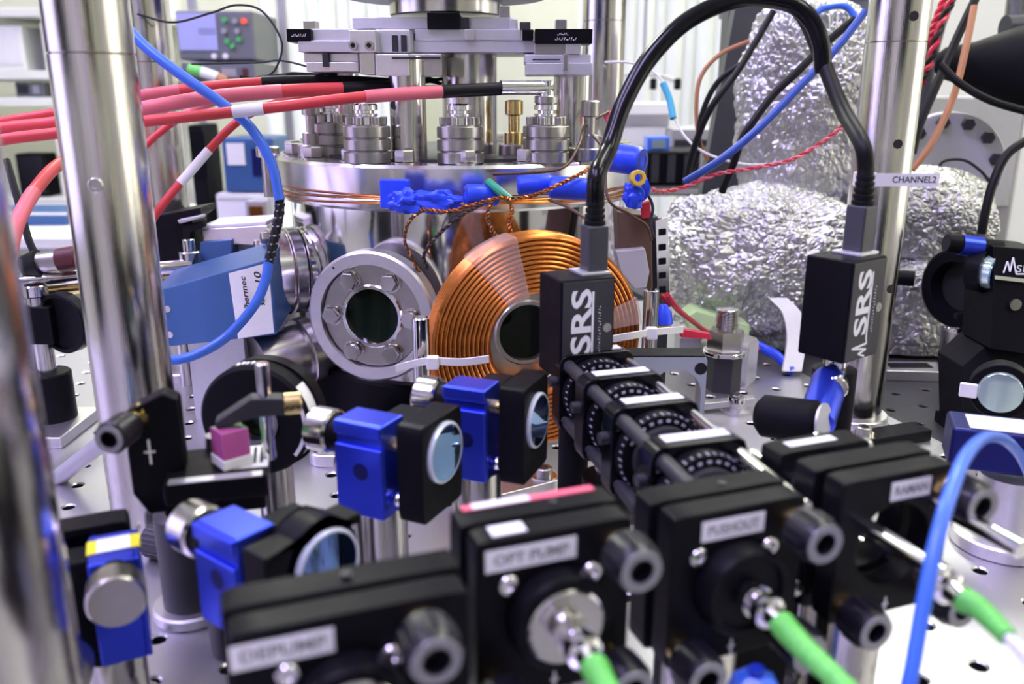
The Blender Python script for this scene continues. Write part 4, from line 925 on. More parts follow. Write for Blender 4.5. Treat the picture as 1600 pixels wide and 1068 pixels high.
cable('black_cable', 'black cable running down the right post to the right detector head', [at(1200, -18, 480), at(1252, 22, 476), at(1285, 95, 462), at(1316, 170, 446), cB+Vector((-3.4, 0, 15)), cB+Vector((-.5, 0, 4)), cB-Vector((0, 0, 5))], 4.0, 'rubber', n=16, k=12)
# white tag on the cable
t = thing('cable_tag', 'white paper flag reading CHANNEL2 on the black cable', 'tag', at(1358, 281, 432), 0)
obj('flag', MB().bx(-4, 35, -.2, .2, -3.2, 3.2), 'paper', t, sm=0); obj('wrap', MB().cyl((0, 6, -3.2), (0, 6, 3.2), 5.4, n=20), 'paper', t)
text('lettering', 'CHANNEL2', 4.4, 'ink', t, T(22.5, -.22, 0) @ RX90, width=22, bold=.06)
# ================================================================ right of the coil
t = thing('grey_plate', 'grey plate with a black top, a round hole and a large round cut-out', 'plate', (0, 0, 0))
a, b = at(985, 552, 470), at(1102, 552, 470); cx = at(1055, 615, 470)
pl = MB(); pz0, pz1 = 34, a.z
poly = [(a.x, pz0), (cx.x-14, pz0)]+[(cx.x+14*math.cos(math.radians(q)), cx.z+14*math.sin(math.radians(q))) for q in range(180, -1, -12)]+[(cx.x+14, pz0), (b.x, pz0), (b.x, pz1-2), (b.x-2, pz1), (a.x, pz1)]
k_ = len(poly); pl.prism(poly, cx.y, cx.y+14, 'y'); obj('plate', pl, 'grey_plate', t)
obj('top_cover', MB().bx(a.x, b.x-1, cx.y-.2, cx.y+15, pz1, pz1+.6), 'black', t, sm=0)
h = at(1093, 573, 469); obj('round_hole', MB().cyl((h.x, cx.y-.1, h.z), (h.x, cx.y+.5, h.z), 3.4, n=24), 'hole_dark', t)
obj('foot', MB().bx(a.x, b.x, cx.y, cx.y+14, 0, pz0), 'black', t)
# large stud with nut on a pale block
g = ground(1128, 607); t = thing('stud_bolt', 'large threaded stud with a hex nut on a pale hex block', 'bolt', g, 15)
th_ = MB().cyl((0, 0, 20), (0, 0, 66), 8.2, n=28)
for i in range(7): th_.lathe((0, 0, 50+i*2.4), (0, 0, 1), [(7.6, 0), (9, .8), (9, 1.4), (7.6, 2.2)], 28)
obj('thread', th_, 'steel', t); obj('nut', MB().hexa((0, 0, 33), (0, 0, 49), 26, .4), 'dull_steel', t); obj('washer', MB().cyl((0, 0, 29.5), (0, 0, 33), 17, n=32, ch=.6), 'chrome', t)
obj('block', MB().hexa((12, 14, 0), (12, 14, 38), 40, .2), 'alu', t); obj('lower_nut', MB().cyl((0, 0, 0), (0, 0, 29), 14, n=6), 'charcoal', t)
g2 = ground(1150, 642); t = thing('cap_screw', 'shiny cap screw on the board below the large stud', 'screw', g2)
obj('washer', MB().cyl((0, 0, 0), (0, 0, 2), 11, n=32), 'alu', t); obj('head', MB().lathe((0, 0, 2), (0, 0, 1), [(6.5, 0), (6.5, 9), (6, 10), (3.4, 10), (3.4, 5), (0, 5)], 28), 'chrome', t)
poly3('pale_strip', 'thin pale strip on the board below the stud block', 'strip', [(1085, 632), (1180, 622), (1182, 630), (1087, 642)], 640, 8, 'alu', None, .4)
t = thing('steel_pin', 'short steel rod standing left of the coil, tied with a white zip tie', 'rod', (0, 0, 0))
p = at(657, 495, 478); obj('shaft', MB().cyl((p.x, p.y, 0), (p.x, p.y, p.z), 4.9, n=32, ch=.6), 'polished', t)
t = thing('steel_pin', 'short steel rod standing right of the coil beside the terminal strip', 'rod', (0, 0, 0))
p2 = at(1018, 452, 545); obj('shaft', MB().cyl((p2.x, p2.y, 0), (p2.x, p2.y, p2.z), 4.9, n=32, ch=.6), 'polished', t)
def zip_tie(label, pts, head):
    t = thing('zip_tie', label, 'zip tie', (0, 0, 0), 0, 'white zip ties'); P = catmull(pts, 8); m = MB()
    for i in range(len(P)-1):
        a_, b_ = P[i], P[i+1]; up = Vector((0, 0, 2.0)); k = Vector((0, 1.2, 0))
        m.add([a_-up, b_-up, b_+up, a_+up, a_-up+k, b_-up+k, b_+up+k, a_+up+k], [(0, 1, 2, 3), (7, 6, 5, 4), (0, 4, 5, 1), (3, 2, 6, 7)]+([(0, 3, 7, 4)] if i == 0 else [])+([(1, 5, 6, 2)] if i == len(P)-2 else []))
    obj('strap', m, 'white_plastic', t); obj('head', MB().box(head, (6.5, 5.5, 7)), 'white_plastic', t, bev=.8)
    return t
zip_tie('white zip tie round the rod and coil below the round viewport', A([(618, 576, 468), (640, 570, 468), (672, 564, 469), (720, 566, 470), (764, 561, 474)]), at(676, 566, 467))
zip_tie('white zip tie at the right edge of the copper coil', A([(955, 530, 488), (990, 524, 492), (1020, 519, 510), (1068, 515, 530)]), at(1018, 520, 508))
t = thing('brown_block', 'dark brown tape-wrapped connector block right of the detector plug', 'connector', (0, 0, 0))
poly3('body', None, None, [(965, 330), (1018, 338), (1020, 452), (1010, 455), (968, 400)], 565, 30, 'wire_brown', t)
poly3('tape', None, None, [(962, 392), (1008, 388), (1015, 425), (1010, 450), (992, 452), (970, 425)], 556, 8, 'grey_metal', t)
poly3('red_tab', None, None, [(1002, 318), (1016, 314), (1018, 340), (1003, 342)], 560, 6, 'red_wire', t)
t = thing('terminal_strip', 'narrow pale terminal strip with black pins beside the foil', 'terminal strip', (0, 0, 0))
poly3('board', None, None, [(1024, 345), (1044, 340), (1048, 480), (1028, 482)], 585, 8, 'chrome', t, .3)
for py in (358, 382, 404, 426, 448): poly3('pin', None, None, [(1030, py), (1041, py-1), (1041, py+8), (1030, py+9)], 583, 5, 'black', t, .3)
poly3('side_bar', None, None, [(1016, 340), (1028, 338), (1030, 470), (1018, 470)], 590, 14, 'charcoal', t, .5)
q = at(1036, 480, 590); obj('leg', MB().bx(q.x-6, q.x+4, q.y, q.y+8, 0, q.z+1), 'charcoal', t)
for nm, lab, px, py, m in (('wire_connector', 'small blue and yellow wire cap beside the terminal strip', 1036, 492, 'blue_tape'),):
    t = thing(nm, lab, 'cap', (0, 0, 0)); p = at(px, py, 570)
    obj('cap', MB().lathe(p+Vector((0, 0, -6)), (0, 0, 1), [(6, 0), (7, 1), (5.5, 8), (2.5, 13)], 20), 'blue_tape', t); obj('ring', MB().cyl(p+Vector((0, 0, -9)), p+Vector((0, 0, -5.5)), 6, n=20), 'yellow_tape', t)
t = thing('green_block', 'pale green block lying under the foil, red wire across it', 'block', (0, 0, 0))
poly3('block', None, None, [(1070, 498), (1088, 486), (1172, 508), (1170, 532), (1150, 535), (1075, 512)], 735, 30, 'green_block', t)
q = at(1120, 520, 740); obj('support', MB().bx(q.x-30, q.x+20, q.y+5, q.y+30, 0, q.z-6), 'grey_metal', t)
cable('red_wire', 'red wire crossing from the terminal strip over the green block', A([(1042, 460, 575), (1058, 482, 590), (1080, 500, 660), (1110, 520, 728), (1165, 536, 730), (1185, 545, 735)]), 2.0, 'red_wire', 'wire')
t = thing('red_strap', 'dark red strap behind the large stud', 'strap', (0, 0, 0)); poly3('band', None, None, [(1064, 514), (1110, 522), (1112, 530), (1064, 527)], 600, 6, 'red_wire', t, .3)
cable('blue_tube', 'short blue tube leading from the green block to the board edge', A([(1172, 533, 745), (1195, 545, 742), (1215, 556, 735), (1238, 580, 725)]), 4.2, 'blue_tape', 'tube')
t = thing('white_strap', 'white curved band standing in front of the foil', 'band', (0, 0, 0))
sp = A([(1215, 466, 740), (1236, 490, 735), (1243, 530, 730), (1236, 580, 722)])
P = catmull(sp, 8); m = MB(); w_ = [Vector((-7, 0, 0)), Vector((9, 0, 0))]
for i in range(len(P)-1):
    a_, b_ = P[i], P[i+1]; k = Vector((0, 3, 0)); m.add([a_+w_[0], a_+w_[1], b_+w_[1], b_+w_[0], a_+w_[0]+k, a_+w_[1]+k, b_+w_[1]+k, b_+w_[0]+k], [(0, 1, 2, 3), (7, 6, 5, 4), (1, 5, 6, 2), (0, 3, 7, 4)])
obj('band', m, 'white_plastic', t)
# ================================================================ foil-wrapped pump
def crumple(o, rad, seed, amp=.16, sub=7, box=.35):
    bm = bmesh.new(); bmesh.ops.create_icosphere(bm, subdivisions=sub, radius=1.0); vs = []
    for v in bm.verts:
        p = v.co.copy(); m = max(abs(p.x), abs(p.y), abs(p.z)); p = p.lerp(p/m*.86, box)
        q = Vector((p.x*rad[0], p.y*rad[1], p.z*rad[2]))/70+Vector((seed, -seed*1.7, seed*.6))
        d = 1+amp*noise.noise(q*1.4)
        for f, a in ((3.2, .06), (7.0, .045), (15.0, .03), (32.0, .016)):
            c = noise.voronoi(q*f, distance_metric='DISTANCE', exponent=2.5)[0]
            d += a*(c[1]-c[0]-.35)
        q = Vector((p.x*rad[0]*d, p.y*rad[1]*d, p.z*rad[2]*d))+Vector(o); q.z = max(q.z, 1.0); vs.append(q)
    mb = MB(); mb.add(vs, [[v.index for v in f.verts] for f in bm.faces]); bm.free(); return mb
t = thing('foil_pump', 'big pump wrapped in crumpled aluminium foil behind the right post', 'foil-wrapped pump', (0, 0, 0))
c = at(1185, 405, 800); obj('pump_body', crumple(c, (96, 70, 74), 2), 'foil', t, sm=0)
c = at(1255, 170, 800); obj('neck', crumple(c, (63, 52, 112), 5, .12), 'foil', t, sm=0)
c = at(1440, 335, 790); obj('side_arm', crumple(c, (64, 52, 42), 8), 'foil', t, sm=0)
c = at(1435, 490, 800); obj('lower_lobe', crumple(c, (52, 40, 70), 11), 'foil_dull', t, sm=0)
c = at(1290, 500, 815); obj('pump_base', crumple(c, (80, 40, 50), 14), 'foil_dull', t, sm=0)
obj('dark_frame', MB().box(at(1165, 140, 880)+Vector((0, 30, -10)), (44, 20, 260), Matrix.Rotation(math.radians(7), 3, 'Y')), 'grey_plastic', t)
q = at(1250, 530, 810); obj('stand', MB().bx(q.x-60, q.x+120, q.y+10, q.y+60, 1, 60), 'grey_metal', t)
# flange beyond the foil
FC = at(1478, 262, 860); t = thing('steel_flange', 'round steel flange with bolts rising behind the foil at the right', 'flange', FC, -12)
obj('disc', MB().lathe((0, 0, 0), (0, -1, 0), [(34, -16), (53, -16), (54, -15), (54, 0), (53, 1), (34, 1)], 64, closed=True), 'pale_metal', t)
obj('blank', MB().cyl((0, 4, 0), (0, -.5, 0), 35, n=48), 'pale_metal', t)
b0 = None
for i in range(12):
    a_ = math.radians(30*i+12); p = (44.5*math.cos(a_), -1, 44.5*math.sin(a_))
    if b0 is None: b0 = obj('bolt', MB().hexa((0, 0, 0), (0, -7, 0), 11), 'charcoal', t); b0.location = Vector(p)*S
    else: share(b0, t, p)
obj('tube', MB().cyl((0, 16, 0), (0, 120, 0), 32, n=40), 'dull_steel', t)
cable('thin_cable', 'thin black cable curling over the bolted steel flange', A([(1462, 268, 812), (1475, 252, 810), (1505, 250, 810), (1530, 265, 812), (1548, 285, 815)]), 1.4, 'ink')
# ================================================================ right-hand optics
g = ground(1440, 605, -3); t = thing('iris_mount', 'black ring iris on a steel post at the right', 'iris', ground(1478, 585, -3), 0)
zi = at(1488, 452, 690).z
obj('base', MB().prism([(-62, -16), (16, -22), (20, 8), (-58, 10)], 0, 9), 'alu', t, bev=1); obj('slot', MB().bx(-52, -16, -9, 4, 9, 9.4), 'black', t)
obj('pedestal', MB().cyl((4, -2, 9), (4, -2, 40), 13, n=40), 'steel', t); obj('collar', MB().cyl((4, -2, 40), (4, -2, 44), 15, n=40, ch=.6), 'chrome', t)
obj('post', MB().cyl((4, -2, 44), (4, -2, zi-30), 11, n=36), 'steel', t); obj('set_screw', MB().cyl((-4, -12, 55), (-5, -15, 55), 2.8, n=14), 'hole_dark', t)
d_ = Vector((-.90, -.43, 0))
obj('barrel', MB().lathe(Vector((4, -2, zi))-d_*16, d_, [(24, 0), (31, 0), (31, 20), (32.5, 21), (32.5, 28), (30, 30), (22, 30), (20, 25), (20, 4)], 56, closed=True), 'black', t)
obj('blade_disc', MB().cyl(Vector((4, -2, zi)), Vector((4, -2, zi))+d_*2, 21, n=40), 'hole_dark', t)
obj('lever', MB().cyl(Vector((4, -2, zi+4))+d_*14+Vector((-24, 18, 0)), Vector((4, -2, zi+4))+d_*14+Vector((-44, 28, 0)), 6.5, n=20, ch=.6), 'black', t)
t = thing('blue_adjuster', 'blue and black adjuster screw above the iris at the right', 'adjuster', (0, 0, 0))
a, b, c_, d2 = at(1478, 379, 600), at(1500, 382, 600), at(1532, 386, 600), at(1562, 390, 600)
obj('knob', MB().cyl(a, b, 6.8, n=24, ch=.7), 'black', t); obj('sleeve', MB().cyl(b, c_, 7.2, n=24), 'blue_ano', t); obj('body', MB().cyl(c_, d2, 6.5, n=24), 'black', t)
t = thing('small_mirror', 'small round pale-blue mirror under the blue adjuster', 'mirror', at(1542, 424, 600), 40)
obj('glass', MB().cyl((0, -6, 0), (0, 4, 0), 11.8, n=40, ch=.4), 'mirror_pale', t); obj('face', MB().cyl((0, -6.4, 0), (0, -6, 0), 10.5, n=40), 'mirror', t); obj('cell', MB().ring((0, 0, 0), (0, 1, 0), 12, 15, 0, 9, 40), 'black', t)
# black mount body at the right edge, with logo box on top
MX = at(1585, 520, 585)
t = thing('mount_body', 'tall black mount body at the right edge beside the pale mirror', 'mount', (0, 0, 0))
poly3('upper_block', None, None, [(1552, 384), (1640, 392), (1640, 560), (1548, 545), (1552, 460)], 590, 40, 'black', t)
poly3('lower_block', None, None, [(1503, 572), (1552, 530), (1640, 560), (1640, 700), (1506, 690)], 600, 36, 'black_matte', t)
p = at(1585, 475, 589); obj('hex_screw', MB().cyl(p, p+Vector((0, -2, 0)), 4, n=20), 'dull_steel', t)
q = at(1560, 690, 600); obj('base', MB().bx(q.x-28, q.x+40, q.y, q.y+36, -3, max(q.z+4, 5)), 'black', t)
poly3('silver_edge', None, None, [(1555, 430), (1640, 440), (1640, 446), (1555, 436)], 588, 3, 'chrome', t, 0)
tr = MB(); zz = [(1568, 426), (1574, 408), (1578, 424), (1583, 402), (1588, 428), (1600, 428)]
for (x0, y0_), (x1, y1_) in zip(zz, zz[1:]): tr.tube([at(x0, y0_, 589.2), at(x1, y1_, 589.2)], .6, 5, smooth=False)
obj('logo_trace', tr, 'ink_white', t)
text('logo_letters', 'SRS', 7, 'ink_white', t, Matrix.Translation(at(1604, 420, 589.2)) @ RX90, width=14)
MPp = at(1563, 613, 520); t = thing('round_mirror', 'pale round mirror disc in a black cell at the right edge', 'mirror', MPp, -28)
obj('disc', MB().lathe((0, 4, 0), (0, -1, 0), [(12.6, -4), (12.6, 5), (12, 6), (0, 6)], 48), 'mirror_pale', t); obj('cell', MB().ring((0, 2, 0), (0, 1, 0), 12.8, 17, -1, 12, 48, .6), 'black', t)
obj('post', MB().cyl((0, 9, -17), (0, 9, -MPp.z-3), 6.3, n=24), 'steel', t); obj('bright_tab', MB().box((-17, -1, -1), (10, 3, 9)), 'white_plastic', t, bev=1)
# near blue mount at right edge
BM = at(1560, 712, 430); t = thing('blue_mount', 'blue mount block with shade in its dark colour at the right edge behind the blue cable', 'mount', BM, -20)
obj('block', MB().bx(-22, 30, 0, 28, -10, 12), 'blue_ano_dark', t, bev=2); obj('top_tape', MB().bx(-14, 30, 2, 22, 12, 12.8), 'white_plastic', t, bev=.3)  # darker blue on the block stands for the shadow over it
obj('pillar', MB().cyl((10, 14, -14), (10, 14, -BM.z), 15, n=36), 'alu', t); obj('foot', MB().cyl((10, 14, -BM.z), (10, 14, -BM.z+8), 24, n=36, ch=1), 'alu', t)
cable('blue_cable', 'blue cable looping up and over at the right edge', A([(1403, 1140, 238), (1424, 1050, 240), (1440, 960, 243), (1462, 850, 248), (1485, 770, 258), (1512, 708, 280), (1545, 682, 320), (1580, 695, 360), (1610, 745, 385)])+[Vector((235, 330, 30)), Vector((250, 300, 4))], 2.2, 'blue_cable', n=12, k=10)
# black barrel and blue sleeve behind the RAMAN mount
t = thing('black_barrel', 'rounded black barrel lying behind the white-labelled cage plate', 'barrel', (0, 0, 0))
a, b = at(1186, 648, 430), at(1284, 660, 410); obj('barrel', MB().cyl(a, b, 10.5, n=32, ch=3), 'black_matte', t); obj('end_cap', MB().cyl(b, b+(b-a).normalized()*1.2, 9.5, n=32), 'alu_matte', t)
q = (a+b)/2; obj('post', MB().cyl((q.x, q.y, 0), (q.x, q.y, q.z-10), 6.3, n=24), 'steel', t)
t = thing('blue_sleeve', 'violet-blue anodised sleeve beside the right detector post', 'sleeve', (0, 0, 0))
a, b = at(1296, 596, 440), at(1275, 660, 420); obj('sleeve', MB().lathe(a, b-a, [(5, -5), (8, -3), (9, 0), (9, (b-a).length), (8, (b-a).length+1)], 28), 'blue_ano', t)
q = b; obj('post', MB().cyl((q.x, q.y, 0), (q.x, q.y, q.z), 5, n=20), 'black', t)
clamp('black table clamp with a ring screw behind the RAMAN mount', 1385, 690, 200, 'black', 60)
# ================================================================ cables in front of the foil
cable('black_cable', 'black cable slanting down across the foil neck', A([(1335, 30, 690), (1290, 68, 690), (1248, 110, 690), (1210, 146, 692), (1180, 185, 694), (1160, 216, 698), (1146, 255, 705), (1128, 300, 720)]), 3.2, 'rubber')
cable('blue_cable', 'blue cable slanting down across the foil neck', A([(1352, 18, 680), (1310, 72, 680), (1262, 122, 682), (1187, 199, 685), (1125, 250, 695), (1070, 284, 712)]), 3.2, 'navy_cable')
cable('blue_cable', 'short blue loop at the top of the foil neck', A([(1275, 20, 720), (1290, 12, 720), (1320, 10, 720), (1335, 28, 720), (1330, 50, 722)]), 2.8, 'blue_cable')
cable('black_cable', 'black cable left of the foil neck, curving to the bench', A([(1208, 18, 735), (1175, 75, 735), (1150, 115, 735), (1110, 170, 740), (1085, 230, 760), (1070, 290, 790)]), 3.0, 'rubber')
cable('black_cable', 'second black cable left of the foil, bowed outward', A([(1165, 95, 770), (1120, 130, 780), (1095, 185, 790), (1090, 240, 800), (1078, 275, 820)]), 2.6, 'rubber')
cable('brown_cable', 'thin brown cable bowing left of the foil neck', A([(1175, 62, 790), (1125, 85, 795), (1095, 120, 800), (1088, 165, 805), (1092, 215, 815), (1105, 250, 830)]), 2.0, 'orange_wire')
cable('brown_cable', 'brown cable hanging right of the right post', A([(1522, 10, 720), (1510, 70, 715), (1490, 150, 712), (1455, 225, 710), (1425, 265, 712)]), 2.9, 'orange_wire')
cable('black_cable', 'black cable hanging right of the right post', A([(1528, -10, 730), (1495, 60, 728), (1460, 140, 726), (1435, 200, 725), (1425, 240, 726)]), 3.6, 'rubber')
cable('black_cable', 'black cable of the black lamp head sweeping to the right edge', A([(1468, 100, 700), (1500, 130, 695), (1550, 158, 690), (1620, 178, 690)]), 3.2, 'rubber')
cable('black_cable', 'black cable dropping at the far right edge in front of the foil', A([(1620, 210, 690), (1575, 240, 690), (1552, 285, 692), (1540, 330, 695), (1534, 365, 700)]), 3.6, 'rubber')
twisted('red and black twisted pair right of the right post at the top', A([(1490, -5, 760), (1470, 40, 755), (1455, 90, 750), (1440, 130, 745)]), 2.2, 2.0, 4, 'red_wire', 'rubber', 'red_black_pair')
twisted('second red pair right of the right post at the top', A([(1478, -5, 775), (1462, 35, 770), (1450, 70, 768)]), 2.2, 2.0, 3, 'red_wire', 'red_wire', 'red_black_pair')
twisted('red twisted pair draped across the foil below the blue cable', A([(1320, 195, 690), (1285, 222, 690), (1235, 250, 690), (1180, 262, 692), (1120, 272, 700), (1070, 292, 705), (1035, 300, 700), (1020, 296, 640)]), .9, 1.1, 14, 'red_wire', 'red_pink', 'red_pair')
t = thing('white_wire', 'thin white wire with a teal sleeve left of the foil', 'wire', (0, 0, 0))
obj('wire', MB().tube(A([(945, 97, 800), (985, 98, 795), (1020, 112, 790), (1040, 135, 785), (1050, 175, 780), (1072, 215, 770), (1105, 240, 755), (1160, 256, 740), (1215, 256, 735)]), 1.1, 8, 10), 'wire_white', t)
obj('teal_sleeve', MB().tube(A([(1036, 130, 786), (1046, 155, 783), (1052, 185, 778)]), 3.2, 10, 8), 'teal', t)
t = thing('red_clip', 'small red clip on a wire left of the thick black cable', 'clip', (0, 0, 0)); poly3('jaw', None, None, [(942, 182, ), (962, 168), (966, 178), (955, 200)], 600, 6, 'red_tape', t, .5)
# black lamp head at upper right
t = thing('lamp_head', 'matte black lamp head at the upper right edge', 'lamp', (0, 0, 0))
a, b = at(1462, 98, 820), at(1640, 105, 780); d = b-a
obj('shade', MB().lathe(a, d, [(8, 0), (14, 6), (20, 30), (34, 62), (40, 84), (40, 110)], 40), 'black_matte', t)
obj('arm', MB().cyl(at(1585, 60, 800), at(1590, -30, 810), 8, n=20), 'grey_plastic', t); obj('joint', MB().cyl(at(1570, 45, 800), at(1605, 43, 800), 12, n=24), 'grey_plastic', t)
obj('pole', MB().tube([at(1590, -30, 810), at(1600, -120, 900), Vector((470, 1010, 300)), Vector((470, 1010, -2))], 7, 12, 10), 'grey_plastic', t)

t = thing('blue_plug', 'small bright blue plug poking up at the bottom edge below the PUSHOUT mount', 'plug', (0, 0, 0))
a = at(1182, 1052, 262); obj('shell', MB().lathe((a.x, a.y, 0), (0, 0, 1), [(9, 0), (9, a.z-8), (7, a.z-2), (3.5, a.z)], 6), 'blue_cable', t, sm=20); obj('boot', MB().cyl((a.x, a.y, a.z), (a.x, a.y, a.z+2), 2.5, n=12), 'blue_dark', t)
# ================================================================ background of the lab
ZB = 2050
def atY(px, py, Y):
    """photo pixel -> point on the vertical plane at distance Y (mm)"""
    dx = (px-800)/F_PX; dy = (534-py)/F_PX; k = Y/(CP+dy*SP)
    return Vector((dx*k, Y, HCAM+(-SP+dy*CP)*k))
def pbx(px0, px1, py0, py1, z, dep):
    a, b = atY(px0, py0, z), atY(px1, py1, z); return MB().bx(a.x, b.x, a.y, a.y+dep, b.z, a.z)
# shelving at the back left
t = thing('shelf_unit', 'cream shelving unit along the back left of the lab', 'shelves', (0, 0, 0))
for i, (py0, py1) in enumerate(((12, 26), (110, 124), (152, 166), (310, 324))):
    a, b = atY(-260, py0, ZB), atY(205, py1, ZB); obj('shelf', MB().bx(a.x, b.x, a.y, a.y+380, b.z, a.z), 'shelf', t, bev=2)
for px in (-255, 205):
    a = atY(px, 300, ZB); obj('upright', MB().bx(a.x-15, a.x+15, ZB-25, ZB, -900, 700), 'shelf', t); obj('upright', MB().bx(a.x-15, a.x+15, ZB+380, ZB+405, -900, 700), 'shelf', t)
    
SH1, SH2, SH3 = (atY(0, q, ZB).z+.5 for q in (110, 152, 310)); BT = atY(0, 372, 1500).z+.5
def device(name, label, cat, px0, px1, py0, py1, z, dep, mat, detail=None, zbot=None):
    t = thing(name, label, cat, (0, 0, 0)); a, b = atY(px0, py0, z), atY(px1, py1, z)
    if zbot is not None: b.z = zbot
    obj('case', MB().bx(a.x, b.x, a.y, a.y+dep, b.z, a.z), mat, t, bev=min(4, (a.z-b.z)*.08))
    for d in detail or []:
        nm, x0, x1, y0, y1, m = d; p, q = atY(px0+(px1-px0)*x0, py0+(py1-py0)*y0, z), atY(px0+(px1-px0)*x1, py0+(py1-py0)*y1, z)
        obj(nm, MB().bx(p.x, q.x, a.y-3, a.y+1, q.z, p.z), m, t, sm=0)
    return t
device('instrument_box', 'white instrument box on the upper shelf at far left', 'instrument', -20, 42, 40, 108, ZB+20, 260, 'cream', [('front_panel', .1, .9, .12, .88, 'white_plastic')], SH1)
device('instrument_box', 'white instrument box behind the left post on the upper shelf', 'instrument', 60, 120, 34, 108, ZB+20, 260, 'cream', [('front_panel', .1, .9, .1, .88, 'white_plastic')], SH1)
device('dark_equipment', 'dark tangle of equipment on the middle shelf at far left', 'equipment', 22, 70, 128, 151, ZB+20, 200, 'panel_grey', [('grille', .1, .5, .2, .8, 'ink'), ('dial', .6, .85, .2, .8, 'grey_metal')], SH2)
device('monitor', 'black monitor standing on the lower shelf at far left', 'monitor', 22, 78, 240, 308, ZB+30, 60, 'black_matte', [('panel', .06, .94, .06, .9, 'black_gloss')], SH3)
device('instrument_box', 'pale crate on the lower shelf behind the left post', 'instrument', 85, 190, 215, 308, ZB+30, 260, 'cream', [('front_panel', .08, .92, .1, .9, 'shelf')], SH3)
device('blue_bin', 'long blue bin below the shelving at far left', 'bin', -60, 105, 332, 350, 1650, 120, 'blue_box', [('lip', 0, 1, 0, .2, 'white_plastic')], BT)
bench_l = device('side_bench', 'pale side bench below the shelving at the left', 'bench', -300, 560, 372, 392, 1500, 480, 'shelf', [('edge_strip', 0, 1, .75, 1, 'grey_metal')])
for o_ in (-1200, -330):
    for y_ in (1530, 1930): obj('leg', MB().bx(o_-20, o_+20, y_-20, y_+20, -899, BT-22), 'grey_metal', bench_l)
RKZ = atY(0, 132, 1560).z+.5
# oscilloscope with screen
t = device('oscilloscope', 'grey oscilloscope with a lit violet screen and coloured buttons', 'oscilloscope', 272, 400, 16, 94, 1560, 160, 'panel_grey',
           [('screen', .03, .54, .06, .8, 'screen'), ('screen_readout', .3, .52, .36, .5, 'paper_lilac')])
for i, (u_, v_, m) in enumerate(((.62, .2, 'led_green'), (.75, .22, 'grey_metal'), (.86, .22, 'led_red'), (.62, .42, 'grey_metal'), (.78, .42, 'grey_metal'), (.66, .62, 'led_green'), (.8, .58, 'led_green'), (.72, .72, 'led_green'), (.5, .92, 'paper'), (.64, .92, 'paper'))):
    p = atY(272+128*u_, 16+78*v_, 1560); obj('button', MB().cyl(p+Vector((0, -2, 0)), p+Vector((0, -7, 0)), 4.5, n=14), m, t)
device('power_supply', 'dark grey power supply under the oscilloscope', 'instrument', 282, 400, 97, 130, 1560, 160, 'panel_grey', [('display', .55, .75, .3, .7, 'grey_metal'), ('terminal', .82, .9, .3, .75, 'dark_red')], RKZ)
t = thing('instrument_rack', 'open steel rack carrying the oscilloscope and power supply', 'rack', (0, 0, 0))
for px in (262, 412):
    for dy in (165,): a = atY(px, 132, 1560); obj('upright', MB().bx(a.x-7, a.x+7, 1550+dy, 1564+dy, BT, 420), 'grey_metal', t)
a, b = atY(262, 132, 1560), atY(412, 140, 1560); obj('shelf', MB().bx(a.x, b.x, 1552, 1728, b.z, a.z), 'grey_metal', t)
t = thing('striped_cable', 'green, white and orange sleeved cable below the oscilloscope', 'cable', (0, 0, 0))
P = [atY(px, py, 1546) for px, py in ((295, 108), (315, 112), (340, 121), (352, 128))]
for i, m in enumerate(('led_green', 'cream', 'red_tape')): obj('sleeve', MB().tube(P[i:i+2], 9, 10, smooth=False), ('green_boot', 'cream', 'orange_wire')[i], t)
# things on the side bench behind the labelled blue box
device('black_case', 'tall black case on the bench behind the back left post', 'case', 292, 330, 195, 360, 1530, 90, 'black_matte', [('panel', .1, .9, .05, .5, 'black')], BT)
device('blue_instrument', 'blue instrument on the bench left of the chamber', 'instrument', 345, 432, 215, 300, 1530, 110, 'blue_box', [('white_panel', .1, .45, .1, .5, 'white_plastic'), ('knob_panel', .55, .9, .2, .7, 'blue_ano_dark')])
device('white_carton', 'white carton below the blue instrument on the bench', 'carton', 336, 440, 302, 366, 1530, 120, 'paper', [('flap', .05, .95, .02, .12, 'cream')], BT)
device('steel_pot', 'small steel and copper pot on the bench left of the chamber', 'pot', 382, 420, 312, 360, 1505, 22, 'grey_metal', [('copper_band', .2, .8, .2, .7, 'copper')], BT)
# white strip curtain across the back
def curtain(label, px0, px1, z, n):
    t = thing('strip_curtain', label, 'curtain', (0, 0, 0), 0, 'white strip curtains at the back'); a = atY(px0, 0, z); b = atY(px1, 0, z); w_ = (b.x-a.x)/n
    for i in range(n):
        x = a.x+w_*(i+.5); yy = a.y+(12 if i % 2 else 0); m = MB()
        pr = [(x-w_*.55, yy+6), (x-w_*.3, yy-3), (x, yy-7), (x+w_*.3, yy-3), (x+w_*.55, yy+6)]
        poly = pr+[(px_, py_+3) for px_, py_ in reversed(pr)]; m.prism(poly, -880, 900, 'z'); obj('strip', m, 'curtain', t, sm=60)
    obj('rail', MB().bx(a.x-20, b.x+20, a.y-10, a.y+30, 900, 940), 'alu', t)
curtain('white strip curtain left of the chamber stages', 402, 640, 2250, 10)
curtain('white strip curtain seen behind the thick black cable arch', 905, 1165, 2050, 11)
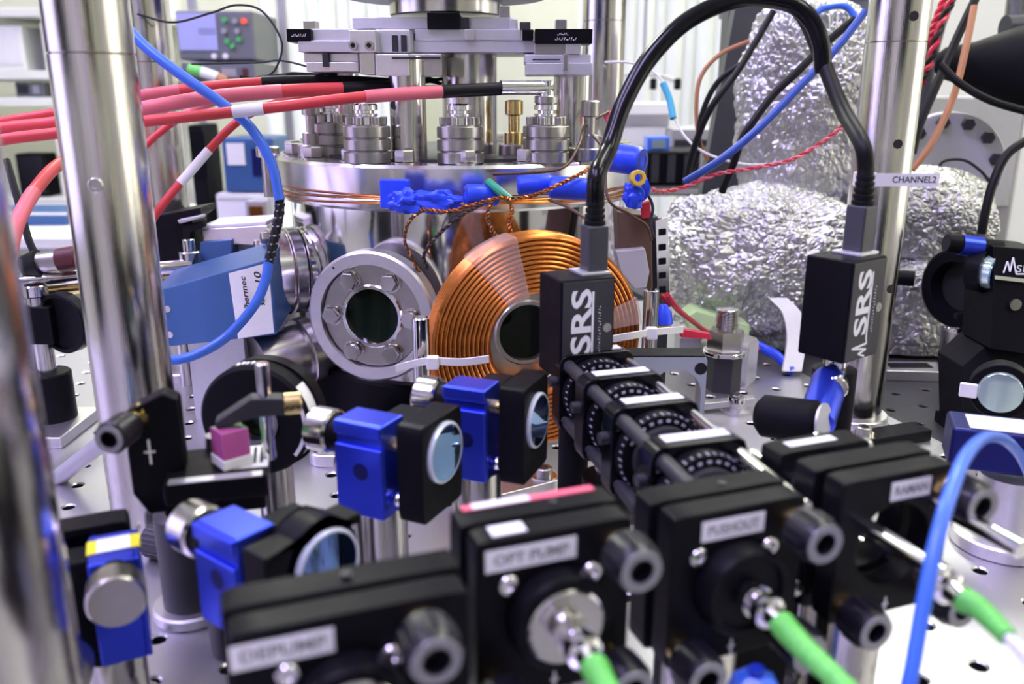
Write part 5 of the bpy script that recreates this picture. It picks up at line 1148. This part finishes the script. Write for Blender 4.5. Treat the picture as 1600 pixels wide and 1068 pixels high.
# back bench at right of the chamber
bench_r = device('side_bench', 'dark side bench behind the chamber at the right', 'bench', 900, 1180, 292, 306, 1330, 330, 'board_dark', [('edge_strip', 0, 1, .2, .8, 'grey_metal')])
BR = atY(0, 292, 1330).z+.5
for o_ in (130, 340):
    for y_ in (1360, 1630): obj('leg', MB().bx(o_-15, o_+15, y_-15, y_+15, -899, BR-14), 'grey_metal', bench_r)
device('black_case', 'black finned case on the bench right of the chamber', 'case', 1012, 1092, 236, 290, 1350, 120, 'black', [('fin', .08, .2, .1, .9, 'charcoal'), ('fin', .4, .52, .1, .9, 'charcoal'), ('fin', .72, .84, .1, .9, 'charcoal')], BR)
device('blue_connector', 'bright blue connector on top of the black finned case', 'connector', 1012, 1046, 214, 236, 1360, 40, 'blue_cable', [('face', .2, .8, .2, .8, 'mirror_pale')])
device('grey_laptop', 'flat grey instrument leaning on the bench right of the chamber', 'instrument', 1050, 1125, 200, 236, 1500, 120, 'grey_metal', [('slot', .05, .95, .5, .8, 'ink')], BR)
device('pale_tray', 'pale box with clutter behind the red clip', 'box', 948, 1045, 160, 250, 1560, 90, 'cream', [('lip', 0, 1, .2, .4, 'grey_metal')], BR)
t = thing('headphone_rack', 'dark hooks hanging in front of the white curtain', 'hooks', (0, 0, 0))
obj('bar', MB().tube(A([(950, 133, 1600), (960, 120, 1600), (990, 117, 1600), (1030, 118, 1600), (1062, 130, 1600)]), 3, 8), 'grey_metal', t)
for px in (952, 1022, 1060): obj('hook', pbx(px-4, px+4, 122, 140, 1600, 20), 'black_matte', t, bev=3)
a = atY(1005, 117, 1605); obj('hanger', MB().cyl(a, (a.x, a.y, 1699), 3, n=8), 'grey_metal', t)
# right background
device('grey_cabinet', 'light grey cabinet panel behind the bolted flange at right', 'cabinet', 1425, 1580, 150, 340, 1040, 60, 'grey_metal', [('panel', .04, .96, .03, .9, 'alu_matte')], -2.5)
device('white_cabinet', 'cream cabinet at the far upper right behind the lamp head', 'cabinet', 1440, 1700, -40, 400, 1650, 200, 'cream', [('door', .04, .5, .04, .96, 'shelf'), ('door', .52, .96, .04, .96, 'shelf')], -899)
device('steel_column', 'dark grey vertical column left of the foil neck', 'column', 1140, 1182, 8, 320, 1050, 40, 'grey_plastic', [('slot', .35, .65, .02, .98, 'panel_grey')], -2.5)
device('wire_tray', 'dark cable tray full of wires above the foil neck', 'cable tray', 1150, 1362, -30, 22, 1050, 80, 'panel_grey', [('slot', .02, .98, .3, .5, 'ink')])
bpy.context.view_layer.update()
